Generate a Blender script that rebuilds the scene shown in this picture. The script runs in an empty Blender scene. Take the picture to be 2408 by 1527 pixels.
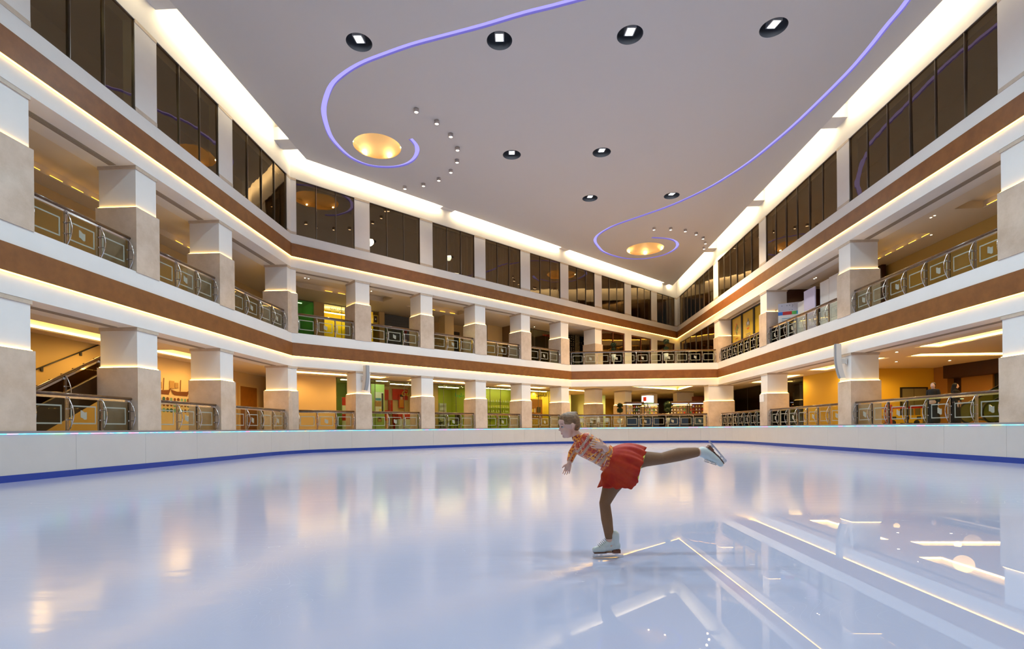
import bpy, math, random
from math import sin, cos, pi, sqrt, atan2, radians
from mathutils import Vector, Matrix
from mathutils.geometry import tessellate_polygon
random.seed(7)
SC = bpy.context.scene
COL = SC.collection
# ------------------------------------------------------------------ camera, world, exposure
EYE = 1.18
cd = bpy.data.cameras.new('camera'); cam = bpy.data.objects.new('camera', cd); COL.objects.link(cam)
cd.sensor_width = 36.0; cd.sensor_fit = 'HORIZONTAL'
cd.lens = 36.0 * 1195.0 / 2408.0
cd.shift_y = (1008.66 - 763.5) / 2408.0
cd.clip_start = 0.05; cd.clip_end = 300
cam.matrix_world = Matrix.Translation((0, 0, EYE)) @ Matrix.Rotation(pi/2, 4, 'X') @ Matrix.Rotation(-0.0091, 4, 'Z')
SC.camera = cam
w = bpy.data.worlds.new('world'); SC.world = w; w.use_nodes = True
w.node_tree.nodes['Background'].inputs[0].default_value = (0.6, 0.65, 0.8, 1)
w.node_tree.nodes['Background'].inputs[1].default_value = 0.05
SC.view_settings.view_transform = 'Standard'; SC.view_settings.look = 'None'
SC.view_settings.gamma = 1.0; SC.view_settings.use_curve_mapping = False
SC.view_settings.exposure = 0.0
SC.cycles.max_bounces = 7; SC.cycles.diffuse_bounces = 4; SC.cycles.glossy_bounces = 4
SC.cycles.transparent_max_bounces = 24; SC.cycles.transmission_bounces = 4
SC.cycles.sample_clamp_indirect = 4.0; SC.cycles.caustics_reflective = False; SC.cycles.caustics_refractive = False
SC.cycles.use_denoising = True

def lamp(kind, name, loc, energy, color, **kw):
    l = bpy.data.lights.new(name, kind); l.energy = energy; l.color = color
    for k, v in kw.items(): setattr(l, k, v)
    o = bpy.data.objects.new(name, l); o.location = loc; COL.objects.link(o); return o
FLOOD_P = 1150
FLOOD_XY = [(-5.50, 18.72), (-0.33, 18.70), (4.42, 18.48), (9.50, 18.20), (0.12, 26.50), (4.78, 26.35), (4.98, 31.6), (9.98, 31.35)]
FLOOD_BACK = [(-6, 10.5), (-0.3, 10.5), (4.5, 10.5), (9.5, 10.5), (-5.5, 2.5), (-0.3, 2.5), (4.5, 2.5), (9.5, 2.5)]
for i, (x, y) in enumerate(FLOOD_XY + FLOOD_BACK):
    lamp('SPOT', 'floodlight_beam', (x, y, 15.40), FLOOD_P, (0.73, 0.92, 1.0), spot_size=radians(150), spot_blend=0.7, shadow_soft_size=0.28)

SPOT_A = [(-4.13, 22.62), (-3.35, 23.5), (-2.83, 24.56), (-2.63, 25.75), (-2.78, 26.93), (-3.24, 27.98), (-4.03, 28.87), (-5.01, 29.5), (-6.16, 29.82)]
SPOT_B = [(10.29, 36.35), (11.49, 36.38), (12.65, 36.71), (13.66, 37.34), (14.49, 38.2), (15.05, 39.2), (15.38, 40.36)]
for (x, y) in SPOT_A: lamp('SPOT', 'warm_spot_beam', (x, y, 15.22), 160, (1.0, 0.72, 0.42), spot_size=radians(120), spot_blend=0.8, shadow_soft_size=0.08)
for (x, y) in SPOT_B: lamp('SPOT', 'warm_spot_beam', (x, y, 15.22), 1500, (1.0, 0.68, 0.34), spot_size=radians(140), spot_blend=0.8, shadow_soft_size=0.08)
# ------------------------------------------------------------------ helpers
class Frame:
    """x along a wall (left to right seen from the rink), y into the building, z up"""
    def __init__(s, P, d):
        s.P = Vector((P[0], P[1])); s.d = Vector(d).normalized(); s.n = Vector((-s.d.y, s.d.x))
    def w(s, x, y, z):
        q = s.P + s.d*x + s.n*y
        return (q.x, q.y, z)
    def ang(s): return atan2(s.d.y, s.d.x)
LBp = (-11.46998, 26.54685); BRp = (17.08396, 52.31601); C1p = (4.8469, 41.2724); C2p = (16.50605, 40.63896)
FL = Frame(LBp, (0.04943062, 0.99877756)); FB = Frame(LBp, (0.74238053, 0.66997847))
FC = Frame(C1p, (0.99852738, -0.05425006)); FR = Frame(BRp, (-0.04943062, -0.99877756))
ID = Frame((0, 0), (1, 0))

class MB:
    def __init__(s): s.v = []; s.f = []; s.m = []; s.sm = []
    def quad(s, pts, mi=0, sm=False):
        n = len(s.v); s.v += [tuple(p) for p in pts]; s.f.append(tuple(range(n, n+len(pts)))); s.m.append(mi); s.sm.append(sm)
    def box(s, F, x0, x1, y0, y1, z0, z1, mi=0):
        n = len(s.v)
        for z in (z0, z1):
            for (x, y) in ((x0, y0), (x1, y0), (x1, y1), (x0, y1)): s.v.append(F.w(x, y, z))
        for f in ((0,3,2,1), (4,5,6,7), (0,1,5,4), (1,2,6,5), (2,3,7,6), (3,0,4,7)):
            s.f.append(tuple(n+i for i in f)); s.m.append(mi); s.sm.append(False)
        return s
    def tube(s, pts, r, seg=8, mi=0, caps=True, closed=False):
        pts = [Vector(p) for p in pts]; N = len(pts); n0 = len(s.v)
        rs = r if isinstance(r, (list, tuple)) else [r]*N
        up = None
        for i, p in enumerate(pts):
            if closed: t = (pts[(i+1) % N]-pts[i-1])
            else: t = (pts[min(i+1, N-1)]-pts[max(i-1, 0)])
            t.normalize()
            if up is None:
                up = Vector((0, 0, 1)) if abs(t.z) < 0.9 else Vector((1, 0, 0))
            a = t.cross(up).normalized(); b = a.cross(t).normalized(); up = b
            for k in range(seg):
                th = 2*pi*k/seg; s.v.append(tuple(p + a*(rs[i]*cos(th)) + b*(rs[i]*sin(th))))
        M = N if closed else N-1
        for i in range(M):
            for k in range(seg):
                a0 = n0+i*seg+k; a1 = n0+i*seg+(k+1) % seg; j = (i+1) % N
                s.f.append((a0, a1, n0+j*seg+(k+1) % seg, n0+j*seg+k)); s.m.append(mi); s.sm.append(True)
        if caps and not closed:
            s.f.append(tuple(n0+k for k in range(seg))[::-1]); s.m.append(mi); s.sm.append(False)
            s.f.append(tuple(n0+(N-1)*seg+k for k in range(seg))); s.m.append(mi); s.sm.append(False)
        return s
    def lathe(s, c, prof, seg=24, mi=0, sm=True):
        """prof: (radius, z) pairs around a vertical axis at c"""
        n0 = len(s.v)
        for (r, z) in prof:
            for k in range(seg):
                th = 2*pi*k/seg; s.v.append((c[0]+r*cos(th), c[1]+r*sin(th), c[2]+z))
        for i in range(len(prof)-1):
            for k in range(seg):
                a = n0+i*seg+k; b = n0+i*seg+(k+1) % seg
                s.f.append((a, b, b+seg, a+seg)); s.m.append(mi); s.sm.append(sm)
        return s
    def ball(s, c, r, seg=12, rings=8, mi=0, sc=(1, 1, 1)):
        n0 = len(s.v)
        for i in range(rings+1):
            ph = pi*i/rings
            for k in range(seg):
                th = 2*pi*k/seg
                s.v.append((c[0]+r*sc[0]*sin(ph)*cos(th), c[1]+r*sc[1]*sin(ph)*sin(th), c[2]+r*sc[2]*cos(ph)))
        for i in range(rings):
            for k in range(seg):
                a = n0+i*seg+k; b = n0+i*seg+(k+1) % seg
                s.f.append((a, a+seg, b+seg, b)); s.m.append(mi); s.sm.append(True)
        return s
    def prism(s, F, outline, y0, y1, mi=0):
        """outline of (x,z) in the wall plane, extruded y0..y1"""
        n = len(outline); tri = tessellate_polygon([[Vector((a, b, 0)) for a, b in outline]])
        n0 = len(s.v)
        for y in (y0, y1):
            for (x, z) in outline: s.v.append(F.w(x, y, z))
        for t in tri:
            s.f.append(tuple(n0+i for i in t)); s.m.append(mi); s.sm.append(False)
            s.f.append(tuple(n0+n+i for i in t)[::-1]); s.m.append(mi); s.sm.append(False)
        for i in range(n):
            j = (i+1) % n
            s.f.append((n0+i, n0+j, n0+n+j, n0+n+i)); s.m.append(mi); s.sm.append(False)
        return s
    def build(s, name, mats, parent=None, **props):
        me = bpy.data.meshes.new(name); me.from_pydata(s.v, [], s.f)
        if not isinstance(mats, (list, tuple)): mats = [mats]
        for m in mats: me.materials.append(m)
        me.polygons.foreach_set('material_index', s.m); me.polygons.foreach_set('use_smooth', s.sm)
        me.update()
        o = bpy.data.objects.new(name, me); COL.objects.link(o)
        if parent is not None: o.parent = parent; o.matrix_parent_inverse = parent.matrix_basis.inverted()
        for k, v in props.items(): o[k] = v
        return o
def tag(o, label, cat=None, group=None, kind=None):
    o['label'] = label
    if cat: o['category'] = cat
    if group: o['group'] = group
    if kind: o['kind'] = kind
    return o
def thing(name, label, cat, loc=(0, 0, 0), rz=0.0, group=None, kind=None):
    o = bpy.data.objects.new(name, None); COL.objects.link(o); o.location = loc; o.rotation_euler = (0, 0, rz)
    o.empty_display_size = 0.1
    return tag(o, label, cat, group, kind)
def localobj(name, mb, mats, parent, loc=(0, 0, 0), rz=0.0, **p):
    o = mb.build(name, mats, None, **p); o.parent = parent; o.location = loc; o.rotation_euler = (0, 0, rz); return o
def copy_tree(o, parent=None):
    c = o.copy(); COL.objects.link(c)
    if parent is not None: c.parent = parent
    for ch in list(o.children): copy_tree(ch, c)
    return c

# ------------------------------------------------------------------ materials
def new_mat(name):
    m = bpy.data.materials.new(name); m.use_nodes = True
    nt = m.node_tree; b = nt.nodes['Principled BSDF']; return m, nt, b
def pbr(name, col, rough=0.5, metal=0.0, spec=0.5, emis=None, estr=0.0, noise=0.0, nscale=3.0, bump=0.0, coat=0.0, col2=None, alpha=None):
    m, nt, b = new_mat(name); b.inputs['Base Color'].default_value = (*col, 1); b.inputs['Roughness'].default_value = rough
    b.inputs['Metallic'].default_value = metal; b.inputs['Specular IOR Level'].default_value = spec
    if coat: b.inputs['Coat Weight'].default_value = coat; b.inputs['Coat Roughness'].default_value = 0.04
    if emis: b.inputs['Emission Color'].default_value = (*emis, 1); b.inputs['Emission Strength'].default_value = estr
    if noise or col2 or bump:
        tc = nt.nodes.new('ShaderNodeTexCoord'); n = nt.nodes.new('ShaderNodeTexNoise')
        n.inputs['Scale'].default_value = nscale; n.inputs['Detail'].default_value = 6; n.inputs['Roughness'].default_value = 0.65
        nt.links.new(tc.outputs['Object'], n.inputs['Vector'])
        r = nt.nodes.new('ShaderNodeValToRGB'); c2 = col2 or tuple(min(1, c*(1-noise)) for c in col)
        r.color_ramp.elements[0].position = 0.32; r.color_ramp.elements[1].position = 0.68
        r.color_ramp.elements[0].color = (*c2, 1); r.color_ramp.elements[1].color = (*col, 1)
        nt.links.new(n.outputs['Fac'], r.inputs['Fac']); nt.links.new(r.outputs['Color'], b.inputs['Base Color'])
        if bump:
            bp = nt.nodes.new('ShaderNodeBump'); bp.inputs['Strength'].default_value = bump; bp.inputs['Distance'].default_value = 0.01
            nt.links.new(n.outputs['Fac'], bp.inputs['Height']); nt.links.new(bp.outputs['Normal'], b.inputs['Normal'])
    return m
def emit(name, col, strength):
    m = bpy.data.materials.new(name); m.use_nodes = True; nt = m.node_tree; nt.nodes.clear()
    e = nt.nodes.new('ShaderNodeEmission'); e.inputs[0].default_value = (*col, 1); e.inputs[1].default_value = strength
    o = nt.nodes.new('ShaderNodeOutputMaterial'); nt.links.new(e.outputs[0], o.inputs[0]); return m
def clear_glass(name, tint=(0.9, 0.95, 0.92), refl=0.12, frost=0.0, fcol=(0.6, 0.62, 0.55), rough=0.02):
    m = bpy.data.materials.new(name); m.use_nodes = True; nt = m.node_tree; nt.nodes.clear()
    t = nt.nodes.new('ShaderNodeBsdfTransparent'); t.inputs[0].default_value = (*tint, 1)
    base = t
    if frost:
        d = nt.nodes.new('ShaderNodeBsdfDiffuse'); d.inputs[0].default_value = (*fcol, 1)
        mx0 = nt.nodes.new('ShaderNodeMixShader'); mx0.inputs[0].default_value = frost
        nt.links.new(t.outputs[0], mx0.inputs[1]); nt.links.new(d.outputs[0], mx0.inputs[2]); base = mx0
    g = nt.nodes.new('ShaderNodeBsdfGlossy'); g.inputs['Roughness'].default_value = rough; g.inputs[0].default_value = (1, 1, 1, 1)
    lw = nt.nodes.new('ShaderNodeLayerWeight'); lw.inputs[0].default_value = refl
    mx = nt.nodes.new('ShaderNodeMixShader'); nt.links.new(lw.outputs['Fresnel'], mx.inputs[0])
    nt.links.new(base.outputs[0], mx.inputs[1]); nt.links.new(g.outputs[0], mx.inputs[2])
    o = nt.nodes.new('ShaderNodeOutputMaterial'); nt.links.new(mx.outputs[0], o.inputs[0]); return m

PLASTER = pbr('white_plaster', (0.80, 0.78, 0.76), 0.55, noise=0.05, nscale=0.8)
CEIL = pbr('ceiling_paint', (0.66, 0.645, 0.65), 0.8)
BROWN = pbr('brown_textured_paint', (0.235, 0.086, 0.018), 0.45, col2=(0.165, 0.054, 0.010), nscale=2.2, bump=0.1)
STONE = pbr('cream_marble', (0.66, 0.54, 0.44), 0.16, col2=(0.50, 0.39, 0.30), nscale=1.3, spec=0.5)
CAPST = pbr('capping_stone', (0.60, 0.50, 0.40), 0.4, noise=0.15, nscale=6)
STEEL = pbr('polished_steel', (0.72, 0.70, 0.70), 0.14, metal=1.0)
DKSTEEL = pbr('dark_steel', (0.22, 0.19, 0.17), 0.3, metal=0.9)
WOOD = pbr('varnished_handrail_wood', (0.135, 0.060, 0.016), 0.22, col2=(0.085, 0.034, 0.009), nscale=9, coat=0.5)
GLASSP = clear_glass('balustrade_glass', (0.84, 0.88, 0.83), 0.10)
FROST = clear_glass('frosted_etching', (0.8, 0.82, 0.78), 0.10, frost=0.62, fcol=(0.50, 0.50, 0.42), rough=0.3)
SHOPGLASS = clear_glass('shopfront_glass', (0.93, 0.97, 0.92), 0.10)
LEDW = emit('warm_led_strip', (1.0, 0.56, 0.09), 17.0)
LEDC = emit('column_led_strip', (1.0, 0.57, 0.13), 26.0)
COVE = emit('cove_lamp', (1.0, 0.82, 0.50), 36.0)
COVEB = emit('cove_lamp_back', (1.0, 0.80, 0.48), 90.0)
TRAYLED = emit('tray_led', (1.0, 0.64, 0.18), 16.0)
TRAYGLOW = emit('tray_added_glow', (1.0, 0.60, 0.14), 1.1)
TRAYDOT = emit('tray_led_spaced', (1.0, 0.50, 0.04), 4.5)
TRAYUP = emit('tray_led_upper', (1.0, 0.52, 0.05), 5.0)
SPOTLENS = emit('downlight_lens', (1.0, 0.80, 0.50), 30.0)
FLOODLENS = emit('floodlight_lens', (0.92, 0.96, 1.0), 9.0)
RIBBON = emit('violet_light_ribbon', (0.40, 0.36, 1.0), 1.25)
WARMWALL = pbr('warm_gallery_paint', (0.74, 0.54, 0.27), 0.7)
GALCEIL = pbr('gallery_ceiling_paint', (0.74, 0.66, 0.55), 0.8)
GFLOOR = pbr('gallery_floor_stone', (0.45, 0.33, 0.20), 0.15)
DARK = pbr('dark_void', (0.012, 0.010, 0.010), 0.6)
BLACKM = pbr('black_matt', (0.015, 0.014, 0.015), 0.5)
GREYSLOT = pbr('diffuser_grey', (0.30, 0.25, 0.20), 0.6)
def window_glass():
    m = bpy.data.materials.new('bronze_mirror_glass'); m.use_nodes = True; nt = m.node_tree; nt.nodes.clear()
    g = nt.nodes.new('ShaderNodeBsdfGlossy'); g.inputs[0].default_value = (0.74, 0.56, 0.34, 1); g.inputs['Roughness'].default_value = 0.0
    t = nt.nodes.new('ShaderNodeBsdfTransparent'); t.inputs[0].default_value = (0.30, 0.25, 0.16, 1)
    tc = nt.nodes.new('ShaderNodeTexCoord'); mp = nt.nodes.new('ShaderNodeMapping'); mp.inputs['Scale'].default_value = (1.1, 1.1, 0.6)
    n = nt.nodes.new('ShaderNodeTexNoise'); n.inputs['Scale'].default_value = 0.9; n.inputs['Detail'].default_value = 2.0
    bp = nt.nodes.new('ShaderNodeBump'); bp.inputs['Strength'].default_value = 0.30; bp.inputs['Distance'].default_value = 0.018
    nt.links.new(tc.outputs['Object'], mp.inputs[0]); nt.links.new(mp.outputs[0], n.inputs['Vector'])
    nt.links.new(n.outputs['Fac'], bp.inputs['Height']); nt.links.new(bp.outputs[0], g.inputs['Normal'])
    lw = nt.nodes.new('ShaderNodeLayerWeight'); lw.inputs[0].default_value = 0.35
    mr = nt.nodes.new('ShaderNodeMapRange'); mr.inputs[3].default_value = 0.22; mr.inputs[4].default_value = 0.75
    nt.links.new(lw.outputs['Fresnel'], mr.inputs[0])
    mx = nt.nodes.new('ShaderNodeMixShader'); nt.links.new(mr.outputs[0], mx.inputs[0])
    nt.links.new(t.outputs[0], mx.inputs[1]); nt.links.new(g.outputs[0], mx.inputs[2])
    o = nt.nodes.new('ShaderNodeOutputMaterial'); nt.links.new(mx.outputs[0], o.inputs[0]); return m
WINGLASS = window_glass()
def ice_mat():
    m, nt, b = new_mat('resurfaced_ice')
    b.inputs['IOR'].default_value = 1.26
    tc = nt.nodes.new('ShaderNodeTexCoord')
    n = nt.nodes.new('ShaderNodeTexNoise'); n.inputs['Scale'].default_value = 0.16; n.inputs['Detail'].default_value = 3
    r = nt.nodes.new('ShaderNodeValToRGB'); r.color_ramp.elements[0].color = (0.425, 0.450, 0.60, 1); r.color_ramp.elements[1].color = (0.47, 0.485, 0.63, 1)
    r.color_ramp.elements[0].position = 0.3; r.color_ramp.elements[1].position = 0.7
    nt.links.new(tc.outputs['Object'], n.inputs['Vector']); nt.links.new(n.outputs['Fac'], r.inputs['Fac'])
    # skate scratches: thin pale arcs
    mp = nt.nodes.new('ShaderNodeMapping'); mp.inputs['Scale'].default_value = (0.55, 0.75, 1)
    v = nt.nodes.new('ShaderNodeTexNoise'); v.inputs['Scale'].default_value = 0.9; v.inputs['Detail'].default_value = 1.0; v.inputs['Distortion'].default_value = 1.6
    nt.links.new(tc.outputs['Object'], mp.inputs[0]); nt.links.new(mp.outputs[0], v.inputs['Vector'])
    w1 = nt.nodes.new('ShaderNodeMath'); w1.operation = 'MULTIPLY'; w1.inputs[1].default_value = 34.0; nt.links.new(v.outputs['Fac'], w1.inputs[0])
    w2 = nt.nodes.new('ShaderNodeMath'); w2.operation = 'FRACT'; nt.links.new(w1.outputs[0], w2.inputs[0])
    w3 = nt.nodes.new('ShaderNodeMath'); w3.operation = 'GREATER_THAN'; w3.inputs[1].default_value = 0.985; nt.links.new(w2.outputs[0], w3.inputs[0])
    n2 = nt.nodes.new('ShaderNodeTexNoise'); n2.inputs['Scale'].default_value = 0.7; nt.links.new(tc.outputs['Object'], n2.inputs['Vector'])
    w4 = nt.nodes.new('ShaderNodeMapRange'); w4.inputs[1].default_value = 0.50; w4.inputs[2].default_value = 0.66; w4.inputs[4].default_value = 0.5
    nt.links.new(n2.outputs['Fac'], w4.inputs[0])
    w5 = nt.nodes.new('ShaderNodeMath'); w5.operation = 'MULTIPLY'; nt.links.new(w3.outputs[0], w5.inputs[0]); nt.links.new(w4.outputs[0], w5.inputs[1])
    mix = nt.nodes.new('ShaderNodeMix'); mix.data_type = 'RGBA'; mix.inputs[7].default_value = (0.95, 0.96, 1.0, 1)
    nt.links.new(w5.outputs[0], mix.inputs[0]); nt.links.new(r.outputs['Color'], mix.inputs[6]); nt.links.new(mix.outputs[2], b.inputs['Base Color'])
    # smooth wet film in places, brushed elsewhere
    sx = nt.nodes.new('ShaderNodeSeparateXYZ'); nt.links.new(tc.outputs['Object'], sx.inputs[0])
    n3 = nt.nodes.new('ShaderNodeTexNoise'); n3.inputs['Scale'].default_value = 0.33; n3.inputs['Detail'].default_value = 5
    nt.links.new(tc.outputs['Object'], n3.inputs['Vector'])
    wet = nt.nodes.new('ShaderNodeMath'); wet.operation = 'MULTIPLY_ADD'; wet.inputs[1].default_value = -0.45
    nt.links.new(n3.outputs['Fac'], wet.inputs[0])
    dst = nt.nodes.new('ShaderNodeVectorMath'); dst.operation = 'DISTANCE'; dst.inputs[1].default_value = (4.3, 2.7, 0)
    nt.links.new(tc.outputs['Object'], dst.inputs[0])
    dm = nt.nodes.new('ShaderNodeMapRange'); dm.inputs[1].default_value = 3.5; dm.inputs[2].default_value = 4.6
    dm.inputs[3].default_value = 0.12; dm.inputs[4].default_value = 0.75; nt.links.new(dst.outputs['Value'], dm.inputs[0])
    nt.links.new(dm.outputs[0], wet.inputs[2])
    rr = nt.nodes.new('ShaderNodeMapRange'); rr.inputs[1].default_value = 0.02; rr.inputs[2].default_value = 0.5
    rr.inputs[3].default_value = 0.0; rr.inputs[4].default_value = 0.13; nt.links.new(wet.outputs[0], rr.inputs[0])
    nt.links.new(rr.outputs[0], b.inputs['Roughness'])
    mp2 = nt.nodes.new('ShaderNodeMapping'); mp2.inputs['Scale'].default_value = (1.2, 3.2, 1); nt.links.new(tc.outputs['Object'], mp2.inputs[0])
    n4 = nt.nodes.new('ShaderNodeTexNoise'); n4.inputs['Scale'].default_value = 1.6; n4.inputs['Detail'].default_value = 4; nt.links.new(mp2.outputs[0], n4.inputs['Vector'])
    bs = nt.nodes.new('ShaderNodeMapRange'); bs.inputs[1].default_value = 0.05; bs.inputs[2].default_value = 0.6; bs.inputs[3].default_value = 0.0; bs.inputs[4].default_value = 0.10
    nt.links.new(wet.outputs[0], bs.inputs[0])
    bp = nt.nodes.new('ShaderNodeBump'); bp.inputs['Distance'].default_value = 0.02; nt.links.new(bs.outputs[0], bp.inputs['Strength'])
    nt.links.new(n4.outputs['Fac'], bp.inputs['Height']); nt.links.new(bp.outputs[0], b.inputs['Normal'])
    return m
ICE = ice_mat()

# ------------------------------------------------------------------ levels
ZI = 0.0
G = dict(fl=1.18, led=3.26, so=4.55, b0=5.10, b1=5.79, top=6.325)
U = dict(fl=6.325, led=8.395, so=9.747, b0=10.30, b1=10.99, top=11.495)
WB, WT = 11.495, 14.427
ZC = 15.464
ZTOP = 16.9
L_P = [(-31.8, -30.85), (-27.5, -26.55), (-23.2, -22.25), (-18.9, -17.95), (-14.6, -13.65), (-10.27, -9.34), (-5.99, -5.05), (-0.38, 0.0)]
B_P = [(0.0, 0.29), (3.53, 4.45), (7.84, 8.77), (12.15, 13.11), (16.46, 17.43), (20.79, 21.75), (25.10, 26.07), (29.40, 30.42), (33.75, 34.75), (38.04, 38.46)]
R_P = [(0.0, 0.99), (10.84, 11.88), (19.38, 20.36), (27.96, 28.91), (36.48, 37.45), (45.0, 45.95), (53.5, 54.5)]
L0, R1 = -34.0, 60.0
BLEN = 38.4627; CLEN = 11.6763; SC2 = 52.38 - 40.689   # chamfer end on the right wall
DL, DB, DR = 4.3, 4.3, 3.8                             # gallery depths
REAR_Y = -7.2
RC = Frame(FR.w(R1, 0, 0)[:2], (FL.w(L0, 0, 0)[0]-FR.w(R1, 0, 0)[0], FL.w(L0, 0, 0)[1]-FR.w(R1, 0, 0)[1]))
RLEN = (Vector(FL.w(L0, 0, 0)[:2])-Vector(FR.w(R1, 0, 0)[:2])).length

# ------------------------------------------------------------------ ice, barrier
def offset_pt(F, x, o): return Vector(F.w(x, -o, 0)[:2])
def bez(p0, p1, p2, p3, n):
    return [p0*(1-t)**3 + p1*3*t*(1-t)**2 + p2*3*t*t*(1-t) + p3*t**3 for t in [i/n for i in range(n+1)]]
def rink_path(o):
    P = [offset_pt(FL, x, o) for x in (L0+4, -26, -18, -12, -7, -3.2)]
    a = offset_pt(FL, -3.0, o); b = offset_pt(FB, 2.6, o)
    P += bez(a, a+FL.d*2.2, b-FB.d*1.6, b, 10)
    P += [offset_pt(FB, x, o) for x in (5, 8, 11, 13.5)]
    a = offset_pt(FB, 14.5, o); b = Vector((8.3, 39.25-o))
    P += bez(a, a+FB.d*3.4, b+Vector((-4.0, -0.05)), b, 10)
    a = b; b = offset_pt(FR, 19.0, o)
    P += bez(a, a+Vector((6.6, 0.0)), b-FR.d*4.2, b, 14)[1:]
    P += [offset_pt(FR, x, o) for x in (22, 26, 32, 38, 44, 50, R1-4)]
    P += bez(offset_pt(FR, R1-3.6, o), offset_pt(FR, R1-1, o), Vector((9, REAR_Y+1.5+o)), Vector((6, REAR_Y+1.5+o)), 8)[1:]
    P += bez(Vector((-6, REAR_Y+1.5+o)), Vector((-9, REAR_Y+1.5+o)), offset_pt(FL, L0+1, o), offset_pt(FL, L0+3.6, o), 8)
    return P
RIN = rink_path(0.12)
mb = MB(); mb.quad([(p.x, p.y, 0) for p in rink_path(-0.05)][::-1]); mb.f = [mb.f[0]]
floor = mb.build('floor', ICE)
tag(floor, 'pale blue white skating ice with wet mirror patches', 'ice floor', kind='structure')
def dense(P, step=0.8):
    out = []
    for i in range(len(P)):
        a = P[i]; b = P[(i+1) % len(P)]; L = (b-a).length; n = max(1, int(L/step))
        for k in range(n): out.append(a+(b-a)*(k/n))
    return out
def loop_sweep(mb, P, prof, mi=0):
    """closed sweep of (outward offset, z) profile along closed clockwise path P"""
    N = len(P); n0 = len(mb.v); K = len(prof)
    for i in range(N):
        t = (P[(i+1) % N]-P[i-1]).normalized(); n = Vector((-t.y, t.x))
        for (o, z) in prof: q = P[i]+n*o; mb.v.append((q.x, q.y, z))
    for i in range(N):
        for k in range(K):
            a = n0+i*K+k; b = n0+i*K+(k+1) % K; c = n0+((i+1) % N)*K+(k+1) % K; d = n0+((i+1) % N)*K+k
            mb.f.append((a, b, c, d)); mb.m.append(mi); mb.sm.append(False)
PATH = dense(RIN, 0.6)
BOARD = pbr('white_dasher_board', (0.56, 0.53, 0.51), 0.35, noise=0.05, nscale=1.0)
CAPG = pbr('grey_cap_rail', (0.27, 0.25, 0.26), 0.4)
KICK = pbr('blue_kick_strip', (0.004, 0.036, 0.27), 0.35)
def rainbow():
    m = bpy.data.materials.new('colour_led_strip'); m.use_nodes = True; nt = m.node_tree; nt.nodes.clear()
    tc = nt.nodes.new('ShaderNodeTexCoord'); n = nt.nodes.new('ShaderNodeTexNoise'); n.inputs['Scale'].default_value = 1.6; n.inputs['Detail'].default_value = 3
    nt.links.new(tc.outputs['Object'], n.inputs['Vector'])
    r = nt.nodes.new('ShaderNodeValToRGB'); cr = r.color_ramp
    for i, (p, c) in enumerate([(0.30, (0.9, 0.25, 0.5)), (0.38, (0.55, 0.35, 1)), (0.45, (0.1, 0.5, 1)), (0.52, (0.15, 0.75, 1)), (0.60, (0.3, 0.9, 0.9)), (0.66, (0.25, 1, 0.4)), (0.72, (0.9, 0.8, 0.25))]):
        e = cr.elements[i] if i < 2 else cr.elements.new(p)
        e.position = p; e.color = (*c, 1)
    nt.links.new(n.outputs['Fac'], r.inputs[0])
    e = nt.nodes.new('ShaderNodeEmission'); e.inputs[1].default_value = 3.2; nt.links.new(r.outputs[0], e.inputs[0])
    o = nt.nodes.new('ShaderNodeOutputMaterial'); nt.links.new(e.outputs[0], o.inputs[0]); return m
RAIN = rainbow()
bar = thing('rink_barrier', 'white dasher board barrier around the ice with grey cap rail and blue kick strip', 'barrier', (0, 30, 0))
# boards: panels between seams
acc = 0.0; start = 0; seg_pts = [PATH[0]]; PAN = []
for i in range(1, len(PATH)+1):
    p = PATH[i % len(PATH)]; acc += (p-seg_pts[-1]).length; seg_pts.append(p)
    if acc >= 2.35 or i == len(PATH):
        PAN.append(seg_pts); seg_pts = [p]; acc = 0.0
for S in PAN:
    mb = MB(); K = len(S); a = S[0]; prof = [(0, 0.16), (0.09, 0.16), (0.09, 1.165), (0, 1.165)]
    for i in range(K):
        t = (S[min(i+1, K-1)]-S[max(i-1, 0)]).normalized(); n = Vector((-t.y, t.x)); q0 = S[i]
        if i == 0: q0 = q0+t*0.0035
        if i == K-1: q0 = q0-t*0.0035
        for (o, z) in prof: q = q0+n*o; mb.v.append((q.x, q.y, z))
    for i in range(K-1):
        for k in range(4):
            mb.f.append((i*4+k, i*4+(k+1) % 4, (i+1)*4+(k+1) % 4, (i+1)*4+k)); mb.m.append(0); mb.sm.append(False)
    mb.f += [(3, 2, 1, 0), ((K-1)*4, (K-1)*4+1, (K-1)*4+2, (K-1)*4+3)]; mb.m += [0, 0]; mb.sm += [False]*2
    mb.build('board_panel', BOARD, bar)
mb = MB(); loop_sweep(mb, PATH, [(-0.035, 1.175), (0.13, 1.175), (0.13, 1.235), (-0.035, 1.235)]); mb.build('cap_rail', CAPG, bar, label='grey cap rail')
mb = MB(); loop_sweep(mb, PATH, [(-0.014, 0.0), (0.10, 0.0), (0.10, 0.17), (-0.014, 0.17)]); mb.build('kick_strip', KICK, bar, label='blue kick strip')
mb = MB(); loop_sweep(mb, PATH, [(-0.022, 1.150), (-0.004, 1.150), (-0.004, 1.172), (-0.022, 1.172)]); mb.build('light_strip', RAIN, bar, label='glowing cyan light strip')
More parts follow.
